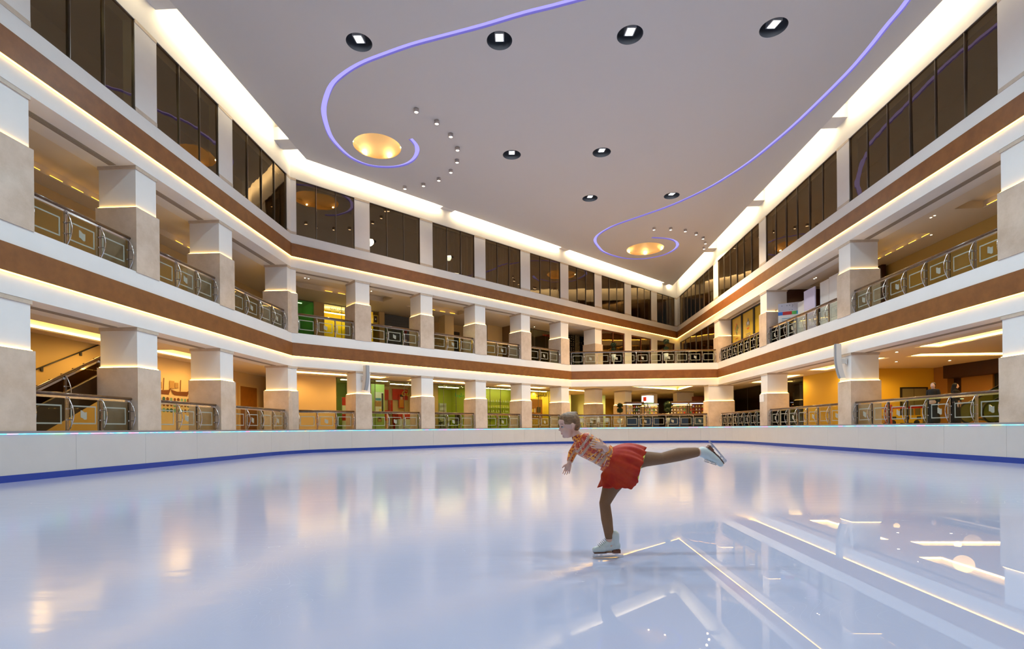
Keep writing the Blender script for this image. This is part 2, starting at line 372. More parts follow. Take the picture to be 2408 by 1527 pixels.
#PART1
# ------------------------------------------------------------------ facades
def vprism(mb, poly, z0, z1, mi=0):
    n = len(poly); n0 = len(mb.v)
    for z in (z0, z1):
        for p in poly: mb.v.append((p[0], p[1], z))
    mb.f += [tuple(n0+i for i in range(n))[::-1], tuple(n0+n+i for i in range(n))]; mb.m += [mi]*2; mb.sm += [False]*2
    for i in range(n):
        j = (i+1) % n; mb.f.append((n0+i, n0+j, n0+n+j, n0+n+i)); mb.m.append(mi); mb.sm.append(False)
    return mb
def grow(poly, d):
    """offset a convex plan polygon outwards by d"""
    P = [Vector(p[:2]) for p in poly]; N = len(P); A = sum(P[i].x*P[(i+1) % N].y-P[(i+1) % N].x*P[i].y for i in range(N)); sg = 1 if A > 0 else -1
    out = []
    for i in range(N):
        a = (P[i]-P[i-1]).normalized(); b = (P[(i+1) % N]-P[i]).normalized()
        na = Vector((a.y, -a.x))*sg; nb = Vector((b.y, -b.x))*sg
        m = (na+nb); m = m/max(0.25, m.dot(na)); out.append(P[i]+m*d)
    return out
def band_run(F, x0, x1, lv, parent, cut0=0.0, cut1=0.0, e0=0.0, e1=0.0):
    """brown band and its lamp strip; e0/e1 stretch the protruding face at mitred corners"""
    m = MB(); m.box(F, x0-e0*0.05, x1+e1*0.05, -0.05, 0.10, lv['b0'], lv['b1']); m.build('brown_band', BROWN, parent, label='rough brown band')
    m = MB(); m.box(F, x0, x1, -0.040, -0.012, lv['b0']-0.022, lv['b0']-0.002); m.build('light_strip', LEDW, parent, label='glowing warm light strip')
def soffit_run(F, x0, x1, lv, parent, y1=1.40):
    m = MB()
    for k in range(5):
        y = 0.62+k*0.052; m.box(F, x0, x1, y, y+0.030, lv['so']-0.012, lv['so']+0.002)
    m.build('slot_diffuser', GREYSLOT, parent)
WIN_N = [0]
def window(F, x0, x1, z0, z1, panes, mat=None, frame=None, depth=0.035, label=None, fw=0.020):
    WIN_N[0] += 1; nm = 'window_%d' % WIN_N[0]; fr = MB()
    y0 = depth; y1 = depth+0.07
    fr.box(F, x0, x1, y0-0.02, y1, z0, z0+fw); fr.box(F, x0, x1, y0-0.02, y1, z1-fw, z1)
    fr.box(F, x0, x0+fw, y0-0.02, y1, z0+fw, z1-fw); fr.box(F, x1-fw, x1, y0-0.02, y1, z0+fw, z1-fw)
    W = (x1-x0)/panes
    for k in range(1, panes): fr.box(F, x0+k*W-fw*0.55, x0+k*W+fw*0.55, y0-0.02, y1, z0+fw, z1-fw)
    o = fr.build(nm, frame or DKSTEEL); tag(o, label or 'window', 'window', kind='structure')
    g = MB(); rnd = random.Random(int(x0*31+z0*7))
    for k in range(panes):
        a = x0+k*W+fw*0.5; b = x0+(k+1)*W-fw*0.5; t1 = rnd.uniform(-0.012, 0.012); t2 = rnd.uniform(-0.012, 0.012)
        ya, yb = y0+0.03+t1, y0+0.03-t1
        p = [F.w(a, ya+t2, z0+fw), F.w(b, yb+t2, z0+fw), F.w(b, yb-t2, z1-fw), F.w(a, ya-t2, z1-fw)]
        g.quad(p)
    g.build('glazing', mat or WINGLASS, o); return o
def upper_wall(F, name, x0, x1, piers, label, panes, lowlv=((None, None),)):
    """plaster wall above the galleries with window piers; returns the wall object"""
    m = MB()
    m.box(F, x0, x1, 0.0, 0.45, WT, ZTOP)
    m.box(F, x0, x1, 0.0, 0.45, U['b1'], U['top'])
    for (a, b) in piers: m.box(F, a, b, 0.0, 0.40, WB, WT)
    return m
wl = upper_wall(FL, 'wall_left', L0, 0.0, L_P, '', 3)
wl.box(FL, L0, 0, 0.0, 1.40, U['so'], U['b0']+0.02); wl.box(FL, L0, 0, 0.0, 0.4, G['b1'], G['top']-0.001); wl.box(FL, L0, 0, 0.0, 1.40, G['so'], G['b0']+0.02)
wall_left = wl.build('wall_left', PLASTER); tag(wall_left, 'white plaster facade on the left of the rink with two brown bands', 'wall', kind='structure')
wb = upper_wall(FB, 'wall_back', 0, BLEN, B_P, '', 3)
wb.box(FB, 0, BLEN, 0.0, 1.40, U['so'], U['b0']+0.02); wb.box(FB, 0, 21.98, 0.0, 0.4, G['b1'], G['top']-0.001); wb.box(FB, 0, 21.98, 0.0, 1.40, G['so'], G['b0']+0.02)
for (a, b) in ((29.40, 30.42), (33.75, 34.75), (38.04, 38.46)): wb.box(FB, a, b, 0.0, 0.40, U['fl'], U['so'])
wall_back = wb.build('wall_back', PLASTER); tag(wall_back, 'long white plaster facade running back to the far corner', 'wall', kind='structure')
wr = upper_wall(FR, 'wall_right', 0, R1, R_P, '', 6)
wr.box(FR, 0, R1, 0.0, 1.40, U['so'], U['b0']+0.02); wr.box(FR, SC2, R1, 0.0, 0.4, G['b1'], G['top']-0.001); wr.box(FR, SC2, R1, 0.0, 1.40, G['so'], G['b0']+0.02)
wr.box(FR, 0, 0.99, 0.0, 0.40, U['fl'], U['so'])
wall_right = wr.build('wall_right', PLASTER); tag(wall_right, 'white plaster facade on the right of the rink with two brown bands', 'wall', kind='structure')
wc = MB(); wc.box(FC, 0, CLEN, 0.0, 0.4, G['b1'], G['top']-0.001); wc.box(FC, 0, CLEN, 0.0, 1.0, G['so'], G['b0']+0.02)
wall_chamfer = wc.build('wall_far', PLASTER); tag(wall_chamfer, 'short white balcony front crossing the far corner', 'wall', kind='structure')
rw = MB(); rw.box(RC, 0, RLEN, 0.0, 0.4, 0, ZTOP)
tag(rw.build('wall_rear', PLASTER), 'plain white wall behind the viewer', 'wall', kind='structure')
for F, x0, x1, par, e in ((FL, L0, 0, wall_left, (0, -.41)), (FB, 0, BLEN, wall_back, (-.41, -2)), (FR, 0, R1, wall_right, (-2, 0))):
    band_run(F, x0, x1, U, par, e0=e[0], e1=e[1])
for F, x0, x1, par, e in ((FL, L0, 0, wall_left, (0, -.41)), (FB, 0, 21.98, wall_back, (-.41, -.41)), (FC, 0, CLEN, wall_chamfer, (-.41, -.9)), (FR, SC2, R1, wall_right, (-.9, 0))):
    band_run(F, x0, x1, G, par, e0=e[0], e1=e[1])
# thin stone bands at the foot and head of the window piers
for F, P, par in ((FL, L_P, wall_left), (FB, B_P, wall_back), (FR, R_P, wall_right)):
    m = MB()
    for (a, b) in P:
        m.box(F, a-0.0, b+0.0, -0.012, 0.02, WB, WB+0.13); m.box(F, a, b, -0.012, 0.02, WT-0.10, WT+0.02)
    m.build('pier_band', CAPST, par, label='thin beige stone bands')
# soffit diffusers between columns
for F, P, lv, par, lo, hi in ((FL, L_P, U, wall_left, -99, 99), (FL, L_P, G, wall_left, -99, 99), (FB, B_P, U, wall_back, -1, 22), (FB, B_P, G, wall_back, -1, 21), (FR, R_P, U, wall_right, 11, 99), (FR, R_P, G, wall_right, 11, 99)):
    for i in range(len(P)-1):
        if P[i][1] > lo and P[i+1][0] < hi: soffit_run(F, P[i][1]+0.05, P[i+1][0]-0.05, lv, par)
# windows of the top storey
names = ['nearest', 'second', 'third', 'fourth', 'fifth', 'sixth', 'seventh', 'eighth', 'ninth', 'tenth']
LW = [(L_P[i][1], L_P[i+1][0]) for i in range(len(L_P)-1)]
for i, (a, b) in enumerate(LW):
    k = len(LW)-i
    window(FL, a, b, WB, WT, 4 if i == len(LW)-1 else 3, label='bronze mirrored window high on the left wall, %s from its far corner' % names[k].replace('nearest', 'x') if k > 1 else 'four-pane bronze window high on the left wall beside its corner')
BW = [(B_P[i][1], B_P[i+1][0]) for i in range(len(B_P)-1)]
for i, (a, b) in enumerate(BW):
    window(FB, a, b, WB, WT, 3, label='three-pane bronze window on the long back wall, %s counted from its left corner' % names[i].replace('nearest', 'first'))
RW = [(R_P[i][1], R_P[i+1][0]) for i in range(len(R_P)-1)]
for i, (a, b) in enumerate(RW):
    window(FR, a, b, WB, WT, 8 if i == 0 else 6, label='wide bronze mirrored window on the right wall, %s counted from the far corner' % names[i].replace('nearest', 'first'))
# dim rooms behind the top-storey glazing
ROOM = pbr('office_wall', (0.06, 0.055, 0.04), 0.8)
for F, x0, x1, side in ((FL, L0, 1.0, 'left'), (FB, -1.0, BLEN+1.5, 'back'), (FR, -1.5, R1, 'right')):
    m = MB(); yb = 3.2
    m.quad([F.w(x0, yb, U['top']), F.w(x1, yb, U['top']), F.w(x1, yb, WT+0.4), F.w(x0, yb, WT+0.4)])
    m.quad([F.w(x0, 0.3, U['top']), F.w(x1, 0.3, U['top']), F.w(x1, yb, U['top']), F.w(x0, yb, U['top'])])
    m.quad([F.w(x0, 0.44, WT+0.4), F.w(x1, 0.44, WT+0.4), F.w(x1, yb, WT+0.4), F.w(x0, yb, WT+0.4)])
    tag(m.build('office_room', ROOM), 'dim office shell behind the top windows of the %s wall' % side, 'room', kind='structure')
CURT = pbr('office_curtain', (0.20, 0.14, 0.07), 0.9)
def curtain(F, x0, x1, y, z0, z1, label, mat=CURT):
    m = MB(); n = int((x1-x0)/0.06)
    for i in range(n):
        a = x0+(x1-x0)*i/n; b = x0+(x1-x0)*(i+1)/n
        ya = y+0.05*sin(a*22)+0.03*sin(a*9); yb = y+0.05*sin(b*22)+0.03*sin(b*9)
        m.quad([F.w(a, ya, z0), F.w(b, yb, z0), F.w(b, yb, z1), F.w(a, ya, z1)], 0, True)
    tag(m.build('curtain', mat), label, 'curtain')
curtain(FB, 8.9, 12.1, 0.6, WB, WT, 'drawn brown pleated curtain inside the third top window of the back wall')
curtain(FB, 13.2, 16.4, 0.6, WB, WT, 'drawn brown pleated curtain inside the fourth top window of the back wall')
# lit office behind the nearest left window in view
p = FL.w(-12.2, 1.9, WT+0.3)
off = MB(); off.box(FL, -13.2, -10.8, 1.2, 2.6, WT+0.30, WT+0.36)
tag(off.build('office_light_panel', emit('office_light', (0.9, 0.95, 0.6), 1.6)), 'softly lit green office light panel inside the large window at top left', 'light')

# ------------------------------------------------------------------ columns
def rect(F, x0, x1, y0, y1): return [F.w(x0, y0, 0)[:2], F.w(x1, y0, 0)[:2], F.w(x1, y1, 0)[:2], F.w(x0, y1, 0)[:2]]
def column(poly, lv, label, led=True, group=None, top=None):
    c = Vector((0, 0)); 
    for p in poly: c += Vector(p)/len(poly)
    t = thing('column', label, 'column', (c.x, c.y, lv['fl']), kind='structure'); t['kind'] = 'thing'
    so = top or lv['so']
    def part(nm, pl, z0, z1, mat, **k):
        m = MB(); vprism(m, [(p[0]-c.x, p[1]-c.y) for p in pl], z0-lv['fl'], z1-lv['fl']); return localobj(nm, m, mat, t, **k)
    part('shaft', grow(poly, 0.035), lv['fl']-0.02, lv['led'], STONE, label='cream marble lower shaft')
    part('upper_box', grow(poly, -0.03), lv['led'], so-0.10, PLASTER, label='white plaster upper box')
    part('capping', grow(poly, 0.0), so-0.11, so-0.002, CAPST, label='thin beige capping')
    if led: part('light_strip', grow(poly, -0.005), lv['led']+0.001, lv['led']+0.022, LEDC, label='glowing warm light strip')
    return t
storey = {'G': 'lower level', 'U': 'upper level'}
for key, lv in (('G', G), ('U', U)):
    for i, (a, b) in enumerate(L_P[:-1]):
        if a < -19: continue
        k = len(L_P)-1-i
        column(rect(FL, a, b, 0.01, 1.30), lv, 'marble column on the %s of the left side, %s before its far corner' % (storey[key], ['', 'first', 'second', 'third', 'fourth', 'fifth'][k]))
    cp = [FL.w(-0.38, 0.01, 0)[:2], FL.w(0, 0.01, 0)[:2], FB.w(0.29, 0.01, 0)[:2], FB.w(0.29, 1.25, 0)[:2], FL.w(-0.38, 1.25, 0)[:2]]
    column(cp, lv, 'bent marble column on the %s where left and back walls meet' % storey[key])
    hi = 9 if key == 'G' else 7
    for i, (a, b) in enumerate(B_P[1:hi]):
        if i == 5 and key == 'U':
            column(rect(FB, a, b, 0.01, 1.30), lv, 'unlit marble column on the upper level behind the far balcony rail', led=False); continue
        column(rect(FB, a, b, 0.01, 1.30), lv, 'marble column on the %s of the back side, %s from its left corner' % (storey[key], ['first', 'second', 'third', 'fourth', 'fifth', 'sixth', 'seventh', 'eighth'][i]))
    for i, (a, b) in enumerate(R_P[1:-1]):
        if a > 50: continue
        if i == 0 and key == 'G':
            pl = [FC.w(10.93, 0.01, 0)[:2], C2p, FR.w(SC2, 1.25, 0)[:2], FR.w(10.84, 1.25, 0)[:2], FC.w(10.80, 0.8, 0)[:2]]
            column(pl, lv, 'marble column on the lower level under the right end of the far balcony'); continue
        column(rect(FR, a, b, 0.01, 1.30), lv, 'marble column on the %s of the right side, %s from the far corner' % (storey[key], ['first', 'second', 'third', 'fourth', 'fifth'][i]))
column([(15.75, 48.5), (17.4, 48.5), (17.4, 49.7), (15.75, 49.7)], G, 'wide amber-lit column at the back of the lower hall, nearest the right side')

# ------------------------------------------------------------------ main ceiling
CP = [(FL.w(L0, 0, 0)[0]+0.73, REAR_Y-0.4), (-10.70, 26.75), (16.32, 51.21), (FR.w(R1, 0, 0)[0]-0.73, REAR_Y-0.4)]
def circ(c, r, n=36): return [Vector((c[0]+r*cos(2*pi*k/n), c[1]+r*sin(2*pi*k/n), 0)) for k in range(n)]
S1 = [(11.5, 11.5), (8.5, 14.0), (4.6, 16.1), (1.94, 17.05), (0.53, 17.48), (-0.95, 18.01), (-2.53, 18.51), (-3.63, 18.87), (-4.81, 19.36), (-5.74, 19.79), (-6.58, 20.34), (-7.31, 21.0), (-7.88, 21.87), (-8.30, 22.75), (-8.55, 23.75), (-8.68, 24.8), (-8.55, 25.85), (-8.24, 26.75), (-7.60, 27.40), (-6.7, 27.62), (-5.85, 27.47), (-5.2, 27.0), (-4.80, 26.3), (-4.68, 25.6), (-4.85, 24.95)]
S2 = [(9.6, 9.4), (11.6, 11.6), (12.8, 14.2), (13.43, 17.07), (13.53, 18.15), (13.67, 19.46), (13.71, 20.9), (13.55, 23.7), (13.30, 25.6), (12.98, 27.3), (12.5, 28.85), (11.75, 30.6), (10.45, 32.6), (8.9, 34.27), (7.5, 35.7), (6.84, 36.75), (6.45, 37.86), (6.50, 38.95), (7.04, 40.28), (7.55, 41.2), (8.4, 42.05), (9.59, 42.8), (10.79, 43.05), (11.86, 42.75), (12.75, 42.0), (13.17, 40.95), (13.12, 39.87), (12.6, 38.95), (11.75, 38.42), (10.64, 38.22)]
def catmull(P, n=5):
    P = [Vector(p) for p in P]; out = []
    for i in range(len(P)-1):
        p0 = P[max(i-1, 0)]; p1 = P[i]; p2 = P[i+1]; p3 = P[min(i+2, len(P)-1)]
        for k in range(n):
            t = k/n; out.append(0.5*((2*p1)+(-p0+p2)*t+(2*p0-5*p1+4*p2-p3)*t*t+(-p0+3*p1-3*p2+p3)*t**3))
    out.append(P[-1]); return out
def ribbon_sides(P, w):
    L, R_ = [], []
    for i in range(len(P)):
        t = (P[min(i+1, len(P)-1)]-P[max(i-1, 0)]).normalized(); n = Vector((-t.y, t.x)); L.append(P[i]+n*w); R_.append(P[i]-n*w)
    return L, R_
RB = []
for S in (S1, S2):
    c = catmull(S, 4); RB.append(ribbon_sides(c, 0.115))
DISCS = [(-6.66, 25.61, 1.17), (10.78, 40.66, 1.45)]
holes = [circ(f, 0.47) for f in FLOOD_XY+FLOOD_BACK] + [circ(d[:2], d[2], 64) for d in DISCS]
for (a, b) in RB: holes.append([Vector((p.x, p.y, 0)) for p in a+b[::-1]])
loops = [[Vector((p[0], p[1], 0)) for p in CP]]+holes
tri = tessellate_polygon(loops); flat = [p for l in loops for p in l]
mb = MB(); mb.v = [(p.x, p.y, ZC) for p in flat]
for t in tri: mb.f.append(tuple(t)); mb.m.append(0); mb.sm.append(False)
N0 = len(mb.v)
# edge faces of the panel
for i in range(4):
    a = CP[i]; b = CP[(i+1) % 4]; mb.quad([(a[0], a[1], ZC), (b[0], b[1], ZC), (b[0], b[1], ZC+0.10), (a[0], a[1], ZC+0.10)])
mb.quad([(p[0], p[1], ZC+0.9) for p in CP])
ceiling = mb.build('ceiling', CEIL); tag(ceiling, 'large flat grey ceiling panel floating inside a glowing cove', 'ceiling', kind='structure')
mb = MB(); mb.quad([FL.w(L0, 0.3, ZTOP), FR.w(R1, 0.3, ZTOP), FR.w(-0.2, 0.3, ZTOP), FB.w(0, 0.3, ZTOP)])
tag(mb.build('ceiling_cove', PLASTER), 'upper ceiling above the glowing cove', 'ceiling', kind='structure')
# cove lamps along the edge of the panel
for nm, A, B_, ex in (('left', CP[0], CP[1], 0), ('back', CP[1], CP[2], 0), ('right', CP[2], CP[3], 0)):
    F = Frame(A, (B_[0]-A[0], B_[1]-A[1])); Ln = (Vector(B_)-Vector(A)).length
    m = MB(); 
    if nm == 'back': m.box(F, 0.05, Ln-0.05, -0.10, 0.0, ZC+0.11, ZC+0.27)
    else: m.box(F, 0.05, Ln-0.05, -0.10, 0.0, ZC+0.11, ZC+0.27)
    tag(m.build('cove_light', COVEB if nm == 'back' else COVE), 'warm white cove light above the ceiling edge of the %s wall' % nm, 'light')
# short beams tying wall and panel
BEAM = []
for a in (-10.27, -1.62, -18.9): BEAM.append((FL, a, a+0.9, -0.80, 'left side'))
for a in (9.35, 20.6, 35.6): BEAM.append((FB, a, a+0.95, -0.42, 'back side'))
for a in (27.96, 19.38, 10.84, 36.48): BEAM.append((FR, a, a+0.9, -0.80, 'right side'))
for i, (F, a, b, y, s) in enumerate(BEAM):
    m = MB(); m.box(F, a, b, y, 0.0, ZC+0.001, ZC+0.62)
    tag(m.build('ceiling_beam', PLASTER), 'short white beam bridging the glowing cove on the %s, %s' % (s, ['nearest of two', 'by the left corner', 'out of frame', 'left part', 'middle part', 'beside the far corner', 'second above windows', 'third above windows', 'beside the far window', 'out of frame'][i]), 'beam', kind='structure')
# violet ribbons
for k, (a, b) in enumerate(RB):
    t = thing('light_ribbon', ['violet glowing ribbon curling around the left golden dome in the ceiling', 'violet glowing ribbon curling around the far golden dome in the ceiling'][k], 'light ribbon', (a[0].x, a[0].y, ZC))
    m = MB(); n = len(a)
    for i in range(n-1):
        m.quad([(a[i].x, a[i].y, ZC+0.09), (a[i+1].x, a[i+1].y, ZC+0.09), (b[i+1].x, b[i+1].y, ZC+0.09), (b[i].x, b[i].y, ZC+0.09)])
    m.build('glowing_strip', RIBBON, t)
    m = MB()
    for s in (a, b):
        for i in range(n-1): m.quad([(s[i].x, s[i].y, ZC), (s[i+1].x, s[i+1].y, ZC), (s[i+1].x, s[i+1].y, ZC+0.10), (s[i].x, s[i].y, ZC+0.10)])
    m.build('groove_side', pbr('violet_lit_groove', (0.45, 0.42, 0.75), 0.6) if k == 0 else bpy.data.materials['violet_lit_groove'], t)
# golden domes
DOME = pbr('golden_dome_lining', (0.90, 0.66, 0.34), 0.55)
for k, (x, y, r) in enumerate(DISCS):
    t = thing('ceiling_dome', ['round golden recessed ceiling dome inside the left violet spiral', 'round golden recessed ceiling dome near the far corner spiral'][k], 'dome light', (x, y, ZC))
    prof = [(r+0.0, 0.0), (r+0.0, 0.06), (r+0.10, 0.07), (r+0.10, 0.16)]+[((r+0.10)*cos(a), 0.16+0.42*sin(a)) for a in [pi/2*i/10 for i in range(1, 11)]]
    m = MB(); m.lathe((0, 0, 0), prof, 64); localobj('shell', m, DOME, t)
    for j in range(6):
        an = 2*pi*(j+0.25)/6; rx, ry = (r+0.02)*cos(an), (r+0.02)*sin(an)
        m = MB(); m.lathe((rx, ry, 0.10), [(0.0, 0), (0.045, 0), (0.045, 0.05), (0, 0.05)], 10)
        localobj('lamp', m, emit('dome_lamp', (1, 0.72, 0.36), 150.0) if (k == 0 and j == 0) else bpy.data.materials['dome_lamp'], t)
# floodlights
HOUS = pbr('floodlight_recess', (0.035, 0.042, 0.060), 0.5); FRM = pbr('floodlight_frame', (0.45, 0.46, 0.50), 0.35)
def flood_proto():
    t = thing('floodlight', '', 'floodlight')
    m = MB(); m.lathe((0, 0, 0), [(0.47, 0.0), (0.47, 0.42), (0.0, 0.42)], 36); localobj('recess', m, HOUS, t)
    m = MB(); m.box(ID, -0.17, 0.17, -0.28, 0.28, 0.10, 0.30); o = localobj('lamp_body', m, FRM, t); o.rotation_euler = (radians(12), 0, 0)
    m = MB(); m.box(ID, -0.125, 0.125, -0.225, 0.225, 0.090, 0.099); o = localobj('lens', m, FLOODLENS, o)
    return t
fp = flood_proto()
flab = ['round recessed white floodlight, leftmost of the four in the near ceiling row', 'round recessed white floodlight, second from left in the near ceiling row', 'round recessed white floodlight, third from left in the near ceiling row', 'round recessed white floodlight, rightmost of the near ceiling row', 'round recessed white floodlight, left one of the middle ceiling pair', 'round recessed white floodlight, right one of the middle ceiling pair', 'round recessed white floodlight, left one of the small far ceiling pair', 'round recessed white floodlight beside the violet ribbon, right of the far pair']
for i, (x, y) in enumerate(FLOOD_XY+FLOOD_BACK):
    o = fp if i == 0 else copy_tree(fp)
    o.location = (x, y, ZC); o['group'] = 'recessed ceiling floodlights'
    o['label'] = flab[i] if i < 8 else 'round recessed floodlight in the ceiling above and behind the viewer'
# small surface spots
SP1, SP2 = SPOT_A, SPOT_B
CANM = pbr('spot_can', (0.50, 0.44, 0.42), 0.5)
sp = thing('ceiling_spotlight', '', 'spotlight')
m = MB(); m.lathe((0, 0, 0), [(0.0, 0.0), (0.115, 0.0), (0.115, -0.17), (0.10, -0.17), (0.09, -0.15), (0, -0.15)], 20); localobj('can', m, CANM, sp)
m = MB(); m.lathe((0, 0, 0), [(0.0, -0.153), (0.085, -0.153)], 16, sm=False); localobj('lens', m, emit('spot_lens', (1, 0.86, 0.70), 6.0), sp)
ordn = ['first', 'second', 'third', 'fourth', 'fifth', 'sixth', 'seventh', 'eighth', 'ninth']
for k, (S, g) in enumerate(((SP1, 'left'), (SP2, 'far'))):
    for i, (x, y) in enumerate(S):
        o = sp if (k == 0 and i == 0) else copy_tree(sp); o.location = (x, y, ZC); o['group'] = 'arcs of small ceiling spotlights'
        o['label'] = 'small round ceiling spotlight, %s from %s in the arc by the %s dome' % (ordn[i], 'the top' if k == 0 else 'left', g)
#PART2
# ------------------------------------------------------------------ figures
import bmesh
from mathutils.bvhtree import BVHTree
def cap_mesh(p0, p1, r0, r1, seg=20, rings=7, sc=None):
    p0 = Vector(p0); p1 = Vector(p1); d = p1-p0; L = d.length
    if L < 1e-6: d = Vector((0, 0, 1)); L = 1e-4
    q = d.to_track_quat('Z', 'Y'); v = []; f = []
    prof = []
    for i in range(rings+1):
        a = pi/2*(1-i/rings); prof.append((r0*cos(a), -r0*sin(a)))
    for i in range(rings+1):
        a = pi/2*i/rings; prof.append((r1*cos(a), L+r1*sin(a)))
    for (r, z) in prof:
        for k in range(seg):
            th = 2*pi*k/seg; x, y = max(r, 1e-5)*cos(th), max(r, 1e-5)*sin(th)
            if sc: x *= sc[0]; y *= sc[1]
            w_ = q @ Vector((x, y, z)); v.append(p0+w_)
    n = len(prof)
    for i in range(n-1):
        for k in range(seg):
            a = i*seg+k; b = i*seg+(k+1) % seg; f.append((a, b, b+seg, a+seg))
    f.append(tuple(range(seg))[::-1]); f.append(tuple((n-1)*seg+k for k in range(seg)))
    return v, f
def ell_mesh(c, rad, rot=None, seg=24, rings=14):
    v = []; f = []; c = Vector(c)
    for i in range(rings+1):
        ph = pi*i/rings
        for k in range(seg):
            th = 2*pi*k/seg; s_ = max(sin(ph), 1e-4)
            p = Vector((rad[0]*s_*cos(th), rad[1]*s_*sin(th), rad[2]*cos(ph)))
            v.append(c+(rot @ p if rot else p))
    for i in range(rings):
        for k in range(seg):
            a = i*seg+k; b = i*seg+(k+1) % seg; f.append((a, a+seg, b+seg, b))
    f.append(tuple(range(seg))); f.append(tuple(rings*seg+k for k in range(seg))[::-1])
    return v, f
def union(name, parts, voxel, mat, smooth=6, parent=None, fac=0.5):
    """fuse overlapping capsules and ellipsoids into one continuous skin"""
    V = []; Fc = []
    for (v, f) in parts:
        n = len(V); V += [tuple(p) for p in v]; Fc += [tuple(n+i for i in q) for q in f]
    me = bpy.data.meshes.new(name+'_src'); me.from_pydata(V, [], Fc); o = bpy.data.objects.new(name+'_src', me); COL.objects.link(o)
    md = o.modifiers.new('r', 'REMESH'); md.mode = 'VOXEL'; md.voxel_size = voxel; md.use_smooth_shade = True
    if smooth: ms = o.modifiers.new('s', 'SMOOTH'); ms.iterations = smooth; ms.factor = fac
    dg = bpy.context.evaluated_depsgraph_get(); ev = o.evaluated_get(dg); nm = bpy.data.meshes.new_from_object(ev)
    bpy.data.objects.remove(o); bpy.data.meshes.remove(me)
    nm.name = name; nm.materials.clear()
    for m_ in (mat if isinstance(mat, (list, tuple)) else [mat]): nm.materials.append(m_)
    nm.polygons.foreach_set('use_smooth', [True]*len(nm.polygons))
    r = bpy.data.objects.new(name, nm); COL.objects.link(r)
    if parent is not None: r.parent = parent; r.matrix_parent_inverse = parent.matrix_basis.inverted()
    return r
SKIN = pbr('skin', (0.72, 0.45, 0.35), 0.5); SKIN.node_tree.nodes['Principled BSDF'].inputs['Subsurface Weight'].default_value = 0.0
GALP = 170
# ------------------------------------------------------------------ gallery shells
def rectp(F, x0, x1, y0, y1): return [Vector((*F.w(x0, y0, 0)[:2], 0)), Vector((*F.w(x1, y0, 0)[:2], 0)), Vector((*F.w(x1, y1, 0)[:2], 0)), Vector((*F.w(x0, y1, 0)[:2], 0))]
def plane_with_holes(mb, poly, holes, z):
    loops = [poly]+holes; tri = tessellate_polygon(loops); flat = [p for l in loops for p in l]; n0 = len(mb.v)
    for p in flat: mb.v.append((p.x, p.y, z))
    for t in tri: mb.f.append(tuple(n0+i for i in t)); mb.m.append(0); mb.sm.append(False)
def gallery_ceiling(F, x0, x1, y0, y1, z, trays, label, dep=0.34, mode='led'):
    mb = MB(); hs = [rectp(F, *t) for t in trays]; plane_with_holes(mb, rectp(F, x0, x1, y0, y1), hs, z)
    for (a, b, c, d) in trays:
        g = 0.12; mb.quad([F.w(a-g, c-g, z+dep), F.w(b+g, c-g, z+dep), F.w(b+g, d+g, z+dep), F.w(a-g, d+g, z+dep)])
        for (p, q, r, s) in ((a-g, c-g, b+g, c-g), (b+g, c-g, b+g, d+g), (b+g, d+g, a-g, d+g), (a-g, d+g, a-g, c-g)):
            mb.quad([F.w(p, q, z+0.05), F.w(r, s, z+0.05), F.w(r, s, z+dep), F.w(p, q, z+dep)])
        # lip
        for (p, q, r, s) in ((a, c, b, c), (b, c, b, d), (b, d, a, d), (a, d, a, c)):
            mb.quad([F.w(p, q, z), F.w(r, s, z), F.w(r, s, z+0.05), F.w(p, q, z+0.05)])
    o = mb.build('ceiling_gallery', GALCEIL); tag(o, label, 'ceiling', kind='structure')
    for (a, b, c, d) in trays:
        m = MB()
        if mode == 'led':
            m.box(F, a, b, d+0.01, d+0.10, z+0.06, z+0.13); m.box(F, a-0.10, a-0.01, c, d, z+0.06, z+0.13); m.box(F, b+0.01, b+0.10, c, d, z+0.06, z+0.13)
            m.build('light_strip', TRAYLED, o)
            m = MB(); m.box(F, a, b, c, d, z+dep-0.03, z+dep-0.01); m.build('added_glow_sheet', TRAYGLOW, o)  # added emissive sheet, stands in for the strip glow on the tray top
            nsp = max(1, round((b-a)/2.9))
            for k in range(nsp):
                q = F.w(a+(k+0.5)*(b-a)/nsp, 2.9 if d < 5 else (c+d)/2, z-0.06)
                lamp('SPOT', 'gallery_fill', q, GALP, (1.0, 0.60, 0.19), spot_size=radians(165), spot_blend=0.5, shadow_soft_size=0.35)  # added fill spots that brighten each bay, no fixture here
        else:
            n = int((b-a)/0.75); rnd = random.Random(int(a*10))
            for k in range(n):
                xx = a+(k+0.2)*(b-a)/n
                if rnd.random() < 0.22: continue
                m.box(F, xx, xx+0.45, d+0.01, d+0.03, z+0.052, z+0.075)
            m.build('light_strip', TRAYDOT if mode == 'dot' else TRAYUP, o)
    return o
def slab(F, x0, x1, y0, y1, z, th, name, label, mat=GFLOOR):
    m = MB(); m.box(F, x0, x1, y0, y1, z-th, z); return tag(m.build(name, mat), label, 'floor', kind='structure')
DLU, DBU, DRU = 4.3, 6.6, 4.4
